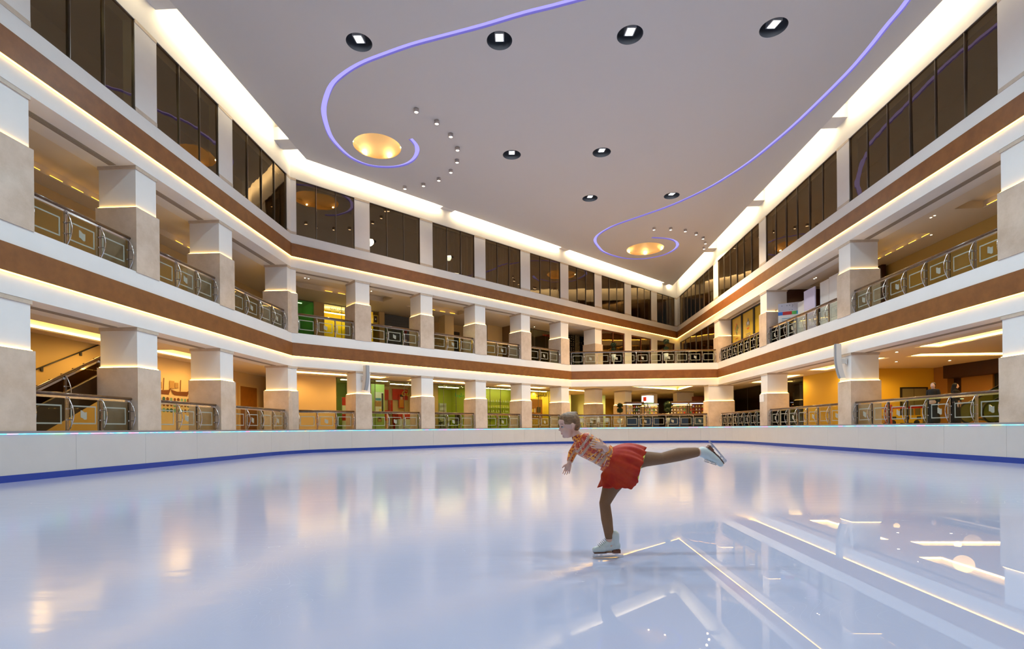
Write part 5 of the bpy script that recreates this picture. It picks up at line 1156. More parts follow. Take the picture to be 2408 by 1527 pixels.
# toddler ride, child and adults
def person(x, y, z, h, rz, label, robe, hairm, scarf=None, trousers=None, lean=0.0):
    t = thing('person', label, 'person', (x, y, z), rz); k = h/1.65
    P = lambda a, b, c: Vector((a*k+lean*c*0.0, b*k, c*k))
    parts = [cap_mesh(P(0, 0, 1.28), P(0, 0, 0.98), 0.13*k, 0.12*k), cap_mesh(P(-0.07, 0, 1.32), P(0.07, 0, 1.32), 0.085*k, 0.085*k), cap_mesh(P(0, 0, 0.98), P(0, 0, 0.88), 0.13*k, 0.15*k), cap_mesh(P(0, 0, 1.36), P(0, 0, 1.46), 0.052*k, 0.05*k),
             ell_mesh(P(0, -0.01, 1.54), (0.075*k, 0.092*k, 0.115*k)), cap_mesh(P(0, -0.095, 1.54), P(0, -0.105, 1.52), 0.012*k, 0.014*k)]
    for s in (-1, 1):
        parts += [cap_mesh(P(s*0.16, 0, 1.34), P(s*0.21, 0.02, 1.08), 0.045*k, 0.038*k), cap_mesh(P(s*0.21, 0.02, 1.08), P(s*0.20, -0.08, 0.86), 0.036*k, 0.027*k), ell_mesh(P(s*0.20, -0.10, 0.78), (0.02*k, 0.035*k, 0.07*k)),
                  cap_mesh(P(s*0.08, 0, 0.90), P(s*0.09, -0.01, 0.48), 0.08*k, 0.055*k), cap_mesh(P(s*0.09, -0.01, 0.48), P(s*0.09, 0.02, 0.08), 0.052*k, 0.036*k), cap_mesh(P(s*0.09, 0.03, 0.04), P(s*0.09, -0.14, 0.035), 0.036*k, 0.03*k)]
    for i in range(4): parts.append(cap_mesh(P(0.20, -0.10+0.02*i-0.03, 0.74), P(0.20, -0.10+0.022*i-0.03, 0.68), 0.009*k, 0.008*k, 8, 3)); parts.append(cap_mesh(P(-0.20, -0.10+0.02*i-0.03, 0.74), P(-0.20, -0.10+0.022*i-0.03, 0.68), 0.009*k, 0.008*k, 8, 3))
    b = union('body', parts, 0.013*k, SKIN, 3); b.parent = t
    rb = [cap_mesh(P(0, 0, 1.28), P(0, 0, 0.98), 0.145*k, 0.135*k), cap_mesh(P(-0.07, 0, 1.32), P(0.07, 0, 1.32), 0.095*k, 0.095*k)]
    for s in (-1, 1): rb += [cap_mesh(P(s*0.16, 0, 1.34), P(s*0.21, 0.02, 1.08), 0.055*k, 0.048*k), cap_mesh(P(s*0.21, 0.02, 1.08), P(s*0.20, -0.06, 0.90), 0.047*k, 0.045*k)]
    if trousers:
        for s in (-1, 1): rb2 = [cap_mesh(P(s*0.08, 0, 0.92), P(s*0.09, -0.01, 0.48), 0.092*k, 0.068*k), cap_mesh(P(s*0.09, -0.01, 0.48), P(s*0.09, 0.02, 0.1), 0.065*k, 0.052*k)]; q = union('trouser_leg', rb2, 0.014*k, trousers, 2); q.parent = t
        rb.append(cap_mesh(P(0, 0, 0.98), P(0, 0, 0.86), 0.15*k, 0.155*k))
    else: rb += [cap_mesh(P(0, 0, 0.98), P(0, 0.01, 0.16), 0.15*k, 0.22*k, sc=(1, 0.8))]
    q = union('robe' if not trousers else 'shirt', rb, 0.014*k, robe, 3); q.parent = t
    hr = [ell_mesh(P(0, 0.015, 1.57), (0.085*k, 0.092*k, 0.105*k)), ell_mesh(P(0, 0.045, 1.50), (0.072*k, 0.06*k, 0.09*k))]
    if scarf: hr = [ell_mesh(P(0, 0.018, 1.56), (0.098*k, 0.098*k, 0.118*k)), cap_mesh(P(0, 0.04, 1.48), P(0, 0.03, 1.34), 0.095*k, 0.12*k)]
    q = union('headscarf' if scarf else 'hair', hr, 0.012*k, scarf or hairm, 2); q.parent = t
    return t
BLKC = pbr('black_cloth', (0.012, 0.010, 0.010), 0.8); BRH = pbr('brown_hair', (0.06, 0.025, 0.012), 0.5)
person(17.0, 20.5, z0, 1.70, radians(-60), 'woman in a long black robe with brown hair standing behind the right balustrade', BLKC, BRH)
person(17.95, 20.55, z0, 1.66, radians(40), 'woman in black robe and headscarf, right one of two behind the balustrade', BLKC, BRH, scarf=BLKC)
person(16.6, 22.4, z0, 1.08, radians(-20), 'small dark haired child in a red orange outfit behind the right balustrade', pbr('red_orange_cloth', (0.55, 0.06, 0.01), 0.7), BLKC)
person(18.15, 33.6, z0, 1.58, radians(-60), 'person in a pale pink shirt behind the lower right balustrade by the dark shop', pbr('pale_pink_shirt', (0.62, 0.36, 0.26), 0.7), BRH, trousers=BLKC)
person(*FB.w(8.3, 2.6, 0)[:2], U['fl'], 1.5, radians(160), 'dim figure in grey and dark red on the upper level by the shutter', pbr('grey_violet_cloth', (0.16, 0.12, 0.14), 0.8), BRH, scarf=pbr('dark_red_scarf', (0.18, 0.01, 0.01), 0.8))
t = thing('toy_ride', 'yellow toy bus ride with red roof in the lower right hall', 'toy ride', (18.3, 23.9, z0), radians(-8))
TY = pbr('toy_yellow', (0.85, 0.50, 0.02), 0.35); TR = pbr('toy_red', (0.50, 0.02, 0.01), 0.35)
m = MB(); m.box(ID, -0.75, 0.75, -0.28, 0.28, 0.10, 0.46); localobj('body', m, TY, t)
for x in (-0.45, 0.1, 0.6): m = MB(); m.box(ID, x-0.09, x+0.09, -0.285, -0.275, 0.26, 0.40); localobj('window', m, BLACKM, t)
m = MB(); m.box(ID, -0.75, 0.75, -0.28, 0.28, 0.78, 0.86); localobj('roof', m, TR, t)
for (x, y) in ((-0.72, -0.25), (0.72, -0.25), (-0.72, 0.25), (0.72, 0.25)): m = MB(); m.box(ID, x-0.025, x+0.025, y-0.02, y+0.02, 0.46, 0.78); localobj('roof_post', m, TY, t)
for (x, y) in ((-0.5, -0.26), (0.5, -0.26), (-0.5, 0.26), (0.5, 0.26)): m = MB(); m.tube([(x, y-0.04, 0.12), (x, y+0.04, 0.12)], 0.12, 14); localobj('wheel', m, BLACKM, t)
# ------------------------------------------------------------------ lower hall behind the far corner: kiosks and lit rooms
def kiosk(x, y, w_, label, canopy=True, glow=(0.7, 0.75, 1.0)):
    t = thing('kiosk', label, 'kiosk', FC.w(x, y, z0), FC.ang()); hw = w_/2
    m = MB(); m.box(ID, -hw, hw, -0.3, 0.3, 0, 0.95); localobj('counter', m, BLACKM, t)
    m = MB(); m.box(ID, -hw+0.05, hw-0.05, -0.32, -0.305, 0.15, 0.80); localobj('lit_front', m, emit('kiosk_glow_%d' % int(x*10), glow, 0.06), t)
    for k in range(3): m = MB(); m.box(ID, -hw, hw, 0.1, 0.35, 1.15+k*0.28, 1.17+k*0.28); localobj('shelf_board', m, STEEL, t)
    for s in (-1, 1): m = MB(); m.box(ID, s*hw-0.03, s*hw+0.03, 0.05, 0.1, 0.95, 2.12); localobj('upright', m, BLACKM, t)
    if canopy: m = MB(); m.box(ID, -hw-0.15, hw+0.15, -0.35, 0.4, 2.10, 2.22); localobj('canopy', m, pbr('kiosk_canopy', (0.05, 0.02, 0.012), 0.5) if 'kiosk_canopy' not in bpy.data.materials else bpy.data.materials['kiosk_canopy'], t)
    m = MB(); m.box(ID, -hw, hw, 0.0, 0.02, 2.02, 2.05); localobj('light_bar', m, emit('kiosk_lamp', (0.8, 0.82, 1.0), 6.0) if 'kiosk_lamp' not in bpy.data.materials else bpy.data.materials['kiosk_lamp'], t)
    return t
kiosk(5.6, 3.2, 1.3, 'dark kiosk with violet lit shelves left of the lit cube in the lower hall')
kiosk(7.2, 3.6, 1.2, 'open kiosk with stacked shelves under the lit cube in the lower hall', canopy=False)
kiosk(9.4, 3.4, 1.7, 'dark canopied kiosk right of the lit cube in the lower hall')
kiosk(11.2, 3.3, 1.6, 'dark canopied kiosk farthest right in the lower hall', glow=(0.9, 0.95, 0.8))
rnd = random.Random(11); PC = [PB['blue'], PB['wh'], PB['red'], PB['yl'], PANL, PB['gr']]
pk = thing('product_box', '', 'box'); m = MB(); m.box(ID, -0.05, 0.05, -0.04, 0.04, 0, 0.16); localobj('carton', m, PC[0], pk); first = True
for kx, ky, kw, nm in ((5.6, 3.2, 1.3, 'violet lit kiosk'), (7.2, 3.6, 1.2, 'open kiosk under the lit cube'), (9.4, 3.4, 1.7, 'kiosk right of the lit cube'), (11.2, 3.3, 1.6, 'farthest right kiosk')):
    for r_ in range(3):
        for c in range(6):
            o = pk if first else copy_tree(pk); first = False
            o.location = FC.w(kx-kw/2+0.12+c*(kw-0.2)/5.5, ky+0.22, z0+1.17+r_*0.28); o.rotation_euler = (0, 0, FC.ang()); o['group'] = 'goods on the kiosk shelves'
            o['label'] = 'small product carton on the %s shelf of the %s' % (['lowest', 'middle', 'top'][r_], nm)
            mt = PC[rnd.randrange(6)]; ch = o.children[0]
            if mt != PC[0]:
                ch.material_slots[0].link = 'OBJECT'; ch.material_slots[0].material = mt
t = thing('lit_cube_sign', 'white illuminated cube sign above the open kiosk in the lower hall', 'sign', FC.w(6.85, 3.5, z0+2.15), FC.ang()+0.5)
m = MB(); m.box(ID, -0.36, 0.36, -0.36, 0.36, 0.0, 0.62); localobj('light_box', m, emit('cube_light', (0.95, 1.0, 1.0), 1.5), t)
m = MB(); m.box(ID, -0.38, 0.38, -0.38, 0.38, -0.10, 0.0); localobj('green_base', m, pbr('cube_green', (0.06, 0.14, 0.02), 0.5), t)
m = MB(); m.box(ID, -0.365, -0.361, -0.25, 0.15, 0.15, 0.5); localobj('print_patch', m, PB['red'], t)
m = MB(); m.tube([(0, 0, -0.1), (0, 0, -2.15)], 0.04, 8); localobj('pole', m, DKSTEEL, t)
wallbox('wall_hall_far', ID, 17, 34, 60, 60.2, z0, z1+0.4, DROOM, 'dark wall at the deepest end of the lower hall')
shop(FB, 26.2, 29.3, 6.5, 8.9, z0, z1, pbr('lit_cream_room', (0.9, 0.78, 0.42), 0.5), 'brightly lit cream room behind the lower hall columns')
lampbar(FB, 26.6, 28.9, 7.0, 7.3, z1, 'light bar in the bright cream room of the lower hall', emit('cream_room_light', (1, 0.9, 0.5), 18))
shop(FB, 30.5, 33.6, 5.5, 8.9, z0, z1, pbr('lit_mint_room', (0.7, 0.8, 0.45), 0.5), 'pale mint lit room deep in the lower hall')
lampbar(FB, 31, 33, 6.5, 6.7, z1, 'light bar in the pale mint room of the lower hall', SHOPLAMPG)
m = MB(); m.box(ID, 16.4, 17.6, 46.2, 46.3, z0, 3.95); tag(m.build('panel_dark', pbr('dark_red_panel', (0.14, 0.02, 0.008), 0.4)), 'dark red panel with warm glints at the right end of the lower hall', 'panel')
def cafe_chair(F, x, y, z, rz, label):
    t = thing('cafe_chair', label, 'chair', F.w(x, y, z), F.ang()+rz, group='white cafe chairs in the lower hall')
    m = MB(); m.box(ID, -0.2, 0.2, -0.2, 0.2, 0.43, 0.46); localobj('seat', m, WHITEM, t); m = MB(); m.box(ID, -0.2, 0.2, 0.18, 0.21, 0.5, 0.85); localobj('backrest', m, WHITEM, t)
    for (a, b) in ((-.17, -.17), (.17, -.17), (-.17, .17), (.17, .17)): m = MB(); m.box(ID, a-0.015, a+0.015, b-0.015, b+0.015, 0, 0.43); localobj('leg', m, STEEL, t)
for i, x in enumerate((1.0, 1.7, 2.5, 3.1)): cafe_chair(FC, x, 1.6+0.5*(i % 2), z0, [0.3, -2.4, 0.8, 2.9][i], 'white cafe chair behind the lower far balustrade, %s from the left' % ['first', 'second', 'third', 'fourth'][i])
table(FC, 2.1, 2.2, z0, 0.7, 0.7, 0.74, 'white cafe table among the white chairs in the lower hall', WHITEM)
#PART4
# ------------------------------------------------------------------ the skater
GY = 4.60
def gp(x, y, dy=0.0):
    u = x-1204; v = 1008.66-y; k = (GY+dy)/1195.0
    return Vector(((u+0.0091*v)*k, GY+dy, EYE+(v-0.0091*u)*k))
HAIRM = pbr('dark_blonde_hair', (0.36, 0.20, 0.09), 0.4, col2=(0.08, 0.042, 0.018), nscale=16, bump=0.4)
_mp = HAIRM.node_tree.nodes.new('ShaderNodeMapping'); _mp.inputs['Scale'].default_value = (0.6, 5.0, 5.0); _mp.inputs['Rotation'].default_value = (0, radians(-35), 0)
_tc = [q for q in HAIRM.node_tree.nodes if q.type == 'TEX_COORD'][0]; _nz = [q for q in HAIRM.node_tree.nodes if q.type == 'TEX_NOISE'][0]
HAIRM.node_tree.links.new(_tc.outputs['Object'], _mp.inputs[0]); HAIRM.node_tree.links.new(_mp.outputs[0], _nz.inputs['Vector'])
TIGHT = pbr('brown_tights', (0.230, 0.112, 0.048), 0.7, noise=0.15, nscale=120)
def leopard(nude):
    m, nt, b = new_mat('leopard_costume'); b.inputs['Roughness'].default_value = 0.35
    tc = nt.nodes.new('ShaderNodeTexCoord')
    v = nt.nodes.new('ShaderNodeTexVoronoi'); v.inputs['Scale'].default_value = 44; nt.links.new(tc.outputs['Object'], v.inputs['Vector'])
    nz = nt.nodes.new('ShaderNodeTexNoise'); nz.inputs['Scale'].default_value = 7; nt.links.new(tc.outputs['Object'], nz.inputs['Vector'])
    r = nt.nodes.new('ShaderNodeValToRGB'); cr = r.color_ramp; cr.interpolation = 'CONSTANT'
    cr.elements[0].position = 0; cr.elements[0].color = (0.55, 0.10, 0.02, 1); cr.elements[1].position = 0.27; cr.elements[1].color = (0.28, 0.01, 0.012, 1)
    e = cr.elements.new(0.47); e.color = (0.85, 0.33, 0.03, 1)
    nt.links.new(v.outputs['Distance'], r.inputs[0])
    r2 = nt.nodes.new('ShaderNodeValToRGB'); r2.color_ramp.elements[0].position = 0.5; r2.color_ramp.elements[1].position = 0.62
    nt.links.new(nz.outputs['Fac'], r2.inputs[0])
    mx = nt.nodes.new('ShaderNodeMix'); mx.data_type = 'RGBA'; mx.inputs[7].default_value = (0.55, 0.03, 0.02, 1)
    ml = nt.nodes.new('ShaderNodeMath'); ml.operation = 'MULTIPLY'; ml.inputs[1].default_value = 0.6; nt.links.new(r2.outputs[0], ml.inputs[0])
    nt.links.new(ml.outputs[0], mx.inputs[0]); nt.links.new(r.outputs[0], mx.inputs[6]); last = mx.outputs[2]
    if nude:
        P0, ax, bands = nude
        sub = nt.nodes.new('ShaderNodeVectorMath'); sub.operation = 'SUBTRACT'; sub.inputs[1].default_value = P0; nt.links.new(tc.outputs['Object'], sub.inputs[0])
        dt = nt.nodes.new('ShaderNodeVectorMath'); dt.operation = 'DOT_PRODUCT'; dt.inputs[1].default_value = ax; nt.links.new(sub.outputs[0], dt.inputs[0])
        r3 = nt.nodes.new('ShaderNodeValToRGB'); c3 = r3.color_ramp; c3.interpolation = 'CONSTANT'
        mr = nt.nodes.new('ShaderNodeMapRange'); mr.inputs[1].default_value = -0.1; mr.inputs[2].default_value = 0.4; nt.links.new(dt.outputs['Value'], mr.inputs[0])
        nt.links.new(mr.outputs[0], r3.inputs[0]); c3.elements[0].color = (0, 0, 0, 1); c3.elements[1].position = 0.999; c3.elements[1].color = (0, 0, 0, 1)
        for (a, b2) in bands:
            e = c3.elements.new((a+0.1)/0.5); e.color = (1, 1, 1, 1); e = c3.elements.new((b2+0.1)/0.5); e.color = (0, 0, 0, 1)
        m2 = nt.nodes.new('ShaderNodeMix'); m2.data_type = 'RGBA'; m2.inputs[7].default_value = (0.50, 0.30, 0.20, 1)
        nt.links.new(r3.outputs[0], m2.inputs[0]); nt.links.new(last, m2.inputs[6]); last = m2.outputs[2]
    nt.links.new(last, b.inputs['Base Color']); return m
girl = thing('person', 'girl skater gliding on one leg in orange leopard top and red skirt', 'person', gp(1434, 1314, 0.02))
girl.location.z = 0.0
# head frame: looks to the left, slightly down and a little towards the viewer
Hc = gp(1338.5, 1000.5, -0.01)
yaw = radians(180+11); pit = radians(-9)
fwd = Vector((cos(yaw)*cos(pit), sin(yaw)*cos(pit), sin(pit))); sde = Vector((0, 0, 1)).cross(fwd).normalized(); upv = fwd.cross(sde).normalized()
HM = Matrix((fwd, sde, upv)).transposed()
def H(x, y, z): return Hc+HM @ Vector((x, y, z))
head = [ell_mesh(H(-0.010, 0, 0.022), (0.092, 0.073, 0.088), HM), ell_mesh(H(0.028, 0, -0.040), (0.058, 0.056, 0.072), HM), ell_mesh(H(0.052, 0, 0.040), (0.042, 0.052, 0.040), HM),
        ell_mesh(H(0.058, 0, -0.092), (0.022, 0.020, 0.016), HM), ell_mesh(H(0.060, 0, 0.022), (0.030, 0.046, 0.040), HM),
        cap_mesh(H(0.080, 0, 0.002), H(0.0985, 0, -0.028), 0.0065, 0.0088), ell_mesh(H(0.091, 0.007, -0.032), (0.007, 0.006, 0.006), HM), ell_mesh(H(0.091, -0.007, -0.032), (0.007, 0.006, 0.006), HM),
        cap_mesh(H(0.078, -0.014, -0.060), H(0.078, 0.014, -0.060), 0.0065, 0.0065), cap_mesh(H(0.076, -0.012, -0.069), H(0.076, 0.012, -0.069), 0.0070, 0.0070),
        ell_mesh(H(0.054, 0.032, -0.040), (0.028, 0.024, 0.030), HM), ell_mesh(H(0.054, -0.032, -0.040), (0.028, 0.024, 0.030), HM),
        cap_mesh(H(0.074, 0.016, 0.014), H(0.064, 0.042, 0.013), 0.007, 0.006), cap_mesh(H(0.074, -0.016, 0.014), H(0.064, -0.042, 0.013), 0.007, 0.006),
        cap_mesh(H(0.010, 0, -0.070), H(-0.030, 0, -0.030), 0.040, 0.045)]
for s in (1, -1):
    head += [ell_mesh(H(-0.010, s*0.077, -0.006), (0.015, 0.008, 0.022), HM), ell_mesh(H(-0.004, s*0.072, -0.026), (0.009, 0.007, 0.012), HM), ell_mesh(H(0.073, s*0.031, 0.0045), (0.009, 0.015, 0.0055), HM), ell_mesh(H(0.071, s*0.031, -0.0165), (0.008, 0.013, 0.004), HM)]
nb = gp(1363, 1031, -0.0)
sh_n = gp(1381, 1031, -0.135); sh_f = gp(1366, 1038, 0.125)
chest = gp(1377, 1050); belly = gp(1408, 1070); waist = gp(1431, 1081); pel = gp(1466, 1087)
tor = lambda g: [cap_mesh(gp(1376, 1050, -0.045), gp(1410, 1069, -0.03), 0.083+g, 0.078+g), cap_mesh(gp(1374, 1052, 0.045), gp(1410, 1071, 0.03), 0.083+g, 0.078+g),
        cap_mesh(gp(1408, 1069, -0.02), gp(1434, 1081, -0.02), 0.082+g, 0.090+g), cap_mesh(gp(1408, 1069, 0.02), gp(1434, 1081, 0.02), 0.082+g, 0.090+g),
        cap_mesh(gp(1381, 1036, -0.09), gp(1372, 1040, 0.09), 0.056+g, 0.056+g), cap_mesh(nb, gp(1374, 1043), 0.045+g, 0.070+g)]
pelv = [ell_mesh(pel+Vector((0, 0, 0)), (0.12, 0.110, 0.110)), cap_mesh(waist, pel, 0.10, 0.11)]
K = [gp(1466, 1108, 0.045), gp(1437, 1146, 0.045), gp(1422, 1184, 0.03), gp(1427, 1222, 0.02), gp(1433, 1262, 0.02), gp(1435, 1284, 0.02)]
KR = [0.088, 0.074, 0.045, 0.047, 0.036, 0.034]
Fq = [gp(1480, 1084, 0.0), gp(1516, 1080, 0.0), gp(1556, 1079, 0.0), gp(1598, 1069, 0.0), gp(1636, 1064, 0.005), gp(1654, 1063.5, 0.01)]
FRd = [0.092, 0.067, 0.047, 0.056, 0.040, 0.034]
def chain(P, R, g=0.0, i0=0): return [cap_mesh(P[i], P[i+1], R[i]+g, R[i+1]+g) for i in range(i0, len(P)-1)]
el_n = gp(1429, 1062, -0.18); wr_n = gp(1420, 1050, -0.345)
el_f = gp(1346, 1067, 0.17); wr_f = gp(1339, 1089, 0.12)
arms = lambda g, k=1.0: [cap_mesh(sh_n, el_n, 0.042+g, 0.034+g), cap_mesh(sh_f, el_f, 0.042+g, 0.032+g)]
fore = [cap_mesh(el_n, wr_n, 0.031, 0.021), cap_mesh(el_f, wr_f, 0.031, 0.021)]
def hand(w_, d, n, side, sc=1.0, curl=0.25):
    """palm at w_, fingers along d, palm normal n, thumb towards side"""
    d = d.normalized(); n = n.normalized(); s = side.normalized(); out = []
    pc = w_+d*0.035*sc
    R_ = Matrix((d, s, n)).transposed(); out.append(ell_mesh(pc, (0.042*sc, 0.032*sc, 0.014*sc), R_)); out.append(cap_mesh(w_, pc, 0.019*sc, 0.018*sc))
    for i, (o, L) in enumerate(((0.027, 0.056), (0.009, 0.064), (-0.009, 0.060), (-0.026, 0.048))):
        a = w_+d*0.062*sc+s*o*sc; sp = s*(o*1.3)
        d1 = (d+sp*4-n*curl*0.5).normalized(); b = a+d1*L*0.45*sc; d2 = (d+sp*4-n*curl*1.5).normalized(); c = b+d2*L*0.32*sc; d3 = (d-n*curl*2.5).normalized(); e = c+d3*L*0.26*sc
        out += [cap_mesh(a-d*0.02*sc, b, 0.0074*sc, 0.0068*sc, 10, 4), cap_mesh(b, c, 0.0068*sc, 0.0062*sc, 10, 4), cap_mesh(c, e, 0.0062*sc, 0.0054*sc, 10, 4)]
    a = w_+d*0.018*sc+s*0.022*sc; b = a+(s*0.9+d*0.6).normalized()*0.030*sc; c = b+(s*0.5+d*0.9).normalized()*0.026*sc
    out += [cap_mesh(a, b, 0.011*sc, 0.0092*sc, 10, 4), cap_mesh(b, c, 0.0092*sc, 0.0072*sc, 10, 4)]
    return out
hn = hand(wr_n, Vector((-0.95, -0.12, 0.20)), Vector((0.05, -1, 0.1)), Vector((0.25, 0.0, 1)), 0.92, 0.15)
hf = hand(wr_f, Vector((-0.30, -0.1, -0.95)), Vector((0.3, -1, 0.0)), Vector((-1, -0.2, 0.1)), 0.92, 0.12)
body = union('body', head+tor(0)+pelv+chain(K, KR)+chain(Fq, FRd)+arms(0)+fore+hn+hf+[cap_mesh(H(-0.022, 0, -0.055), nb, 0.040, 0.045)], 0.0042, SKIN, 4, girl)
# clothes
axis = (waist-gp(1376, 1046)).normalized()
COST = leopard((tuple(gp(1376, 1046)), tuple(axis), [(-0.045, -0.025), (0.00, 0.022), (0.125, 0.150), (0.178, 0.206)]))
COST.node_tree.nodes['Principled BSDF'].inputs['Specular IOR Level'].default_value = 0.6
top = union('leotard_top', tor(0.010)+arms(0.009)+[cap_mesh(el_f, el_f+(wr_f-el_f)*0.72, 0.040, 0.031), cap_mesh(el_n, el_n+(wr_n-el_n)*0.30, 0.041, 0.036), cap_mesh(gp(1358, 1029, 0), gp(1366, 1034), 0.052, 0.060)], 0.006, COST, 4, girl)
top['label'] = 'orange and red leopard pattern top with nude stripes'
tg = union('tights', pelv+chain(K[:5], KR[:5], 0.005)+chain(Fq[:5], FRd[:5], 0.005), 0.006, TIGHT, 4, girl); tg['label'] = 'brown tights'
# skirt
REDK = pbr('red_skirt_cloth', (0.50, 0.050, 0.007), 0.6, col2=(0.36, 0.010, 0.006), nscale=7, spec=0.3)
wtop = [(1441, 1052, 0.0), (1440, 1060, -0.07), (1434, 1080, -0.115), (1424, 1100, -0.07), (1419, 1109, 0.0), (1424, 1100, 0.07), (1434, 1080, 0.115), (1440, 1060, 0.07)]
hem = [(1518, 1058, 0.0), (1516, 1074, -0.16), (1504, 1112, -0.19), (1492, 1146, -0.14), (1448, 1149, -0.13), (1409, 1145, -0.02), (1450, 1140, 0.16), (1508, 1100, 0.16)]
mid = [(1477, 1045, 0.0), (1480, 1058, -0.14), (1470, 1098, -0.18), (1456, 1124, -0.12), (1418, 1124, -0.06), (1416, 1122, 0.05), (1440, 1110, 0.14), (1480, 1075, 0.14)]
def ringpts(R_, n):
    P = [gp(*p) for p in R_]; N = len(P); out = []
    for i in range(n):
        t = i*N/n; k = int(t) % N; f = t-int(t); p0, p1, p2, p3 = P[k-1], P[k], P[(k+1) % N], P[(k+2) % N]
        out.append(0.5*((2*p1)+(-p0+p2)*f+(2*p0-5*p1+4*p2-p3)*f*f+(-p0+3*p1-3*p2+p3)*f**3))
    return out
n = 120; A = ringpts(wtop, n); Bm = ringpts(mid, n); Cm = ringpts(hem, n); ctr = [sum(r, Vector())/n for r in (A, Bm, Cm)]
rows = 18; m = MB()
for j in range(rows+1):
    t = j/rows
    for i in range(n):
        p = A[i]*(1-t)*(1-2*t)+Bm[i]*4*t*(1-t)+Cm[i]*t*(2*t-1)
        cc = ctr[0]*(1-t)*(1-2*t)+ctr[1]*4*t*(1-t)+ctr[2]*t*(2*t-1)
        q = p-cc; am = t*(0.055*sin(i/n*2*pi*13+0.6*sin(i*0.2))+0.03*sin(i/n*2*pi*23)); m.v.append(tuple(cc+q*(1+am)))
for j in range(rows):
    for i in range(n):
        m.f.append((j*n+i, j*n+(i+1) % n, (j+1)*n+(i+1) % n, (j+1)*n+i)); m.m.append(0); m.sm.append(True)
sk = m.build('skirt', REDK, girl); sk['label'] = 'short flared red skirt'
sm_ = sk.modifiers.new('t', 'SOLIDIFY'); sm_.thickness = 0.003
# belt of leopard cloth and yellow lining at the back
blt = MB(); 
for j, off in enumerate((-0.035, 0.012)):
    for p in A: q = p+axis*off; cq = ctr[0]+axis*off; blt.v.append(tuple(cq+(q-cq)*1.03))
for i in range(n): blt.f.append((i, (i+1) % n, n+(i+1) % n, n+i)); blt.m.append(0); blt.sm.append(True)
bo = blt.build('waistband', leopard(None), girl); bo['label'] = 'leopard waistband'
lin = MB(); LI = [i for i in range(int(n*0.10), int(n*0.36))]
for i in LI: lin.v.append(tuple(Cm[i]+Vector((0.012, 0.02, 0.02)))); lin.v.append(tuple(Cm[i]+Vector((0.004, 0.02, -0.025)) if False else Cm[i]*0.86+Bm[i]*0.14+Vector((0.0, 0.02, 0))))
for k in range(len(LI)-1): lin.f.append((2*k, 2*k+1, 2*k+3, 2*k+2)); lin.m.append(0); lin.sm.append(True)
lo = lin.build('lining', pbr('yellow_lining', (0.80, 0.72, 0.08), 0.5), girl); lo['label'] = 'yellow skirt lining'
# hair, eyes, brows
hr = [ell_mesh(H(-0.012, 0, 0.036), (0.094, 0.077, 0.085), HM), ell_mesh(H(0.018, 0, 0.062), (0.066, 0.062, 0.055), HM), ell_mesh(H(-0.045, 0, -0.005), (0.060, 0.066, 0.062), HM), ell_mesh(H(-0.030, 0, 0.050), (0.070, 0.065, 0.070), HM)]
hair = union('hair', hr, 0.004, HAIRM, 3, girl); hair['label'] = 'dark blonde hair combed back'
bn = union('hair_bun', [ell_mesh(H(-0.068, 0, 0.092), (0.028, 0.030, 0.024), HM), ell_mesh(H(-0.058, -0.012, 0.083), (0.026, 0.026, 0.026), HM)], 0.004, HAIRM, 2, hair)
m = MB()
for k in range(14): a = 2*pi*k/14; m.ball(tuple(H(-0.062+0.032*cos(a), 0.034*sin(a), 0.066+0.008*cos(a))), 0.0062, 8, 6)
hb = m.build('hair_band', pbr('silver_hair_band', (0.75, 0.68, 0.50), 0.2, metal=0.8), girl); hb['label'] = 'sparkling hair band'
EYEW = pbr('eye_white', (0.50, 0.46, 0.44), 0.3); IRIS = pbr('dark_iris', (0.04, 0.05, 0.06), 0.15)
for s in (1, -1):
    e = MB().ball(tuple(H(0.0700, s*0.030, -0.006)), 0.0110, 14, 10).build('eye', EYEW, girl)
    MB().ball(tuple(H(0.0772, s*0.0285, -0.006)), 0.0066, 12, 8).build('iris', IRIS, e)
    m = MB(); m.tube([tuple(H(0.081, s*0.020, 0.001)), tuple(H(0.082, s*0.030, 0.0035)), tuple(H(0.074, s*0.042, -0.001))], 0.0026, 6); m.build('eyelashes', IRIS, girl)
    m = MB(); m.tube([tuple(H(0.086, s*0.014, 0.021)), tuple(H(0.082, s*0.030, 0.0255)), tuple(H(0.069, s*0.046, 0.021))], 0.0028, 6); m.build('eyebrow', HAIRM, girl)
m = MB(); m.tube([tuple(H(0.0835, -0.017, -0.0645)), tuple(H(0.087, 0, -0.0645)), tuple(H(0.0835, 0.017, -0.0645))], 0.0030, 6); lp = m.build('lips', pbr('lips', (0.48, 0.17, 0.14), 0.4), girl)
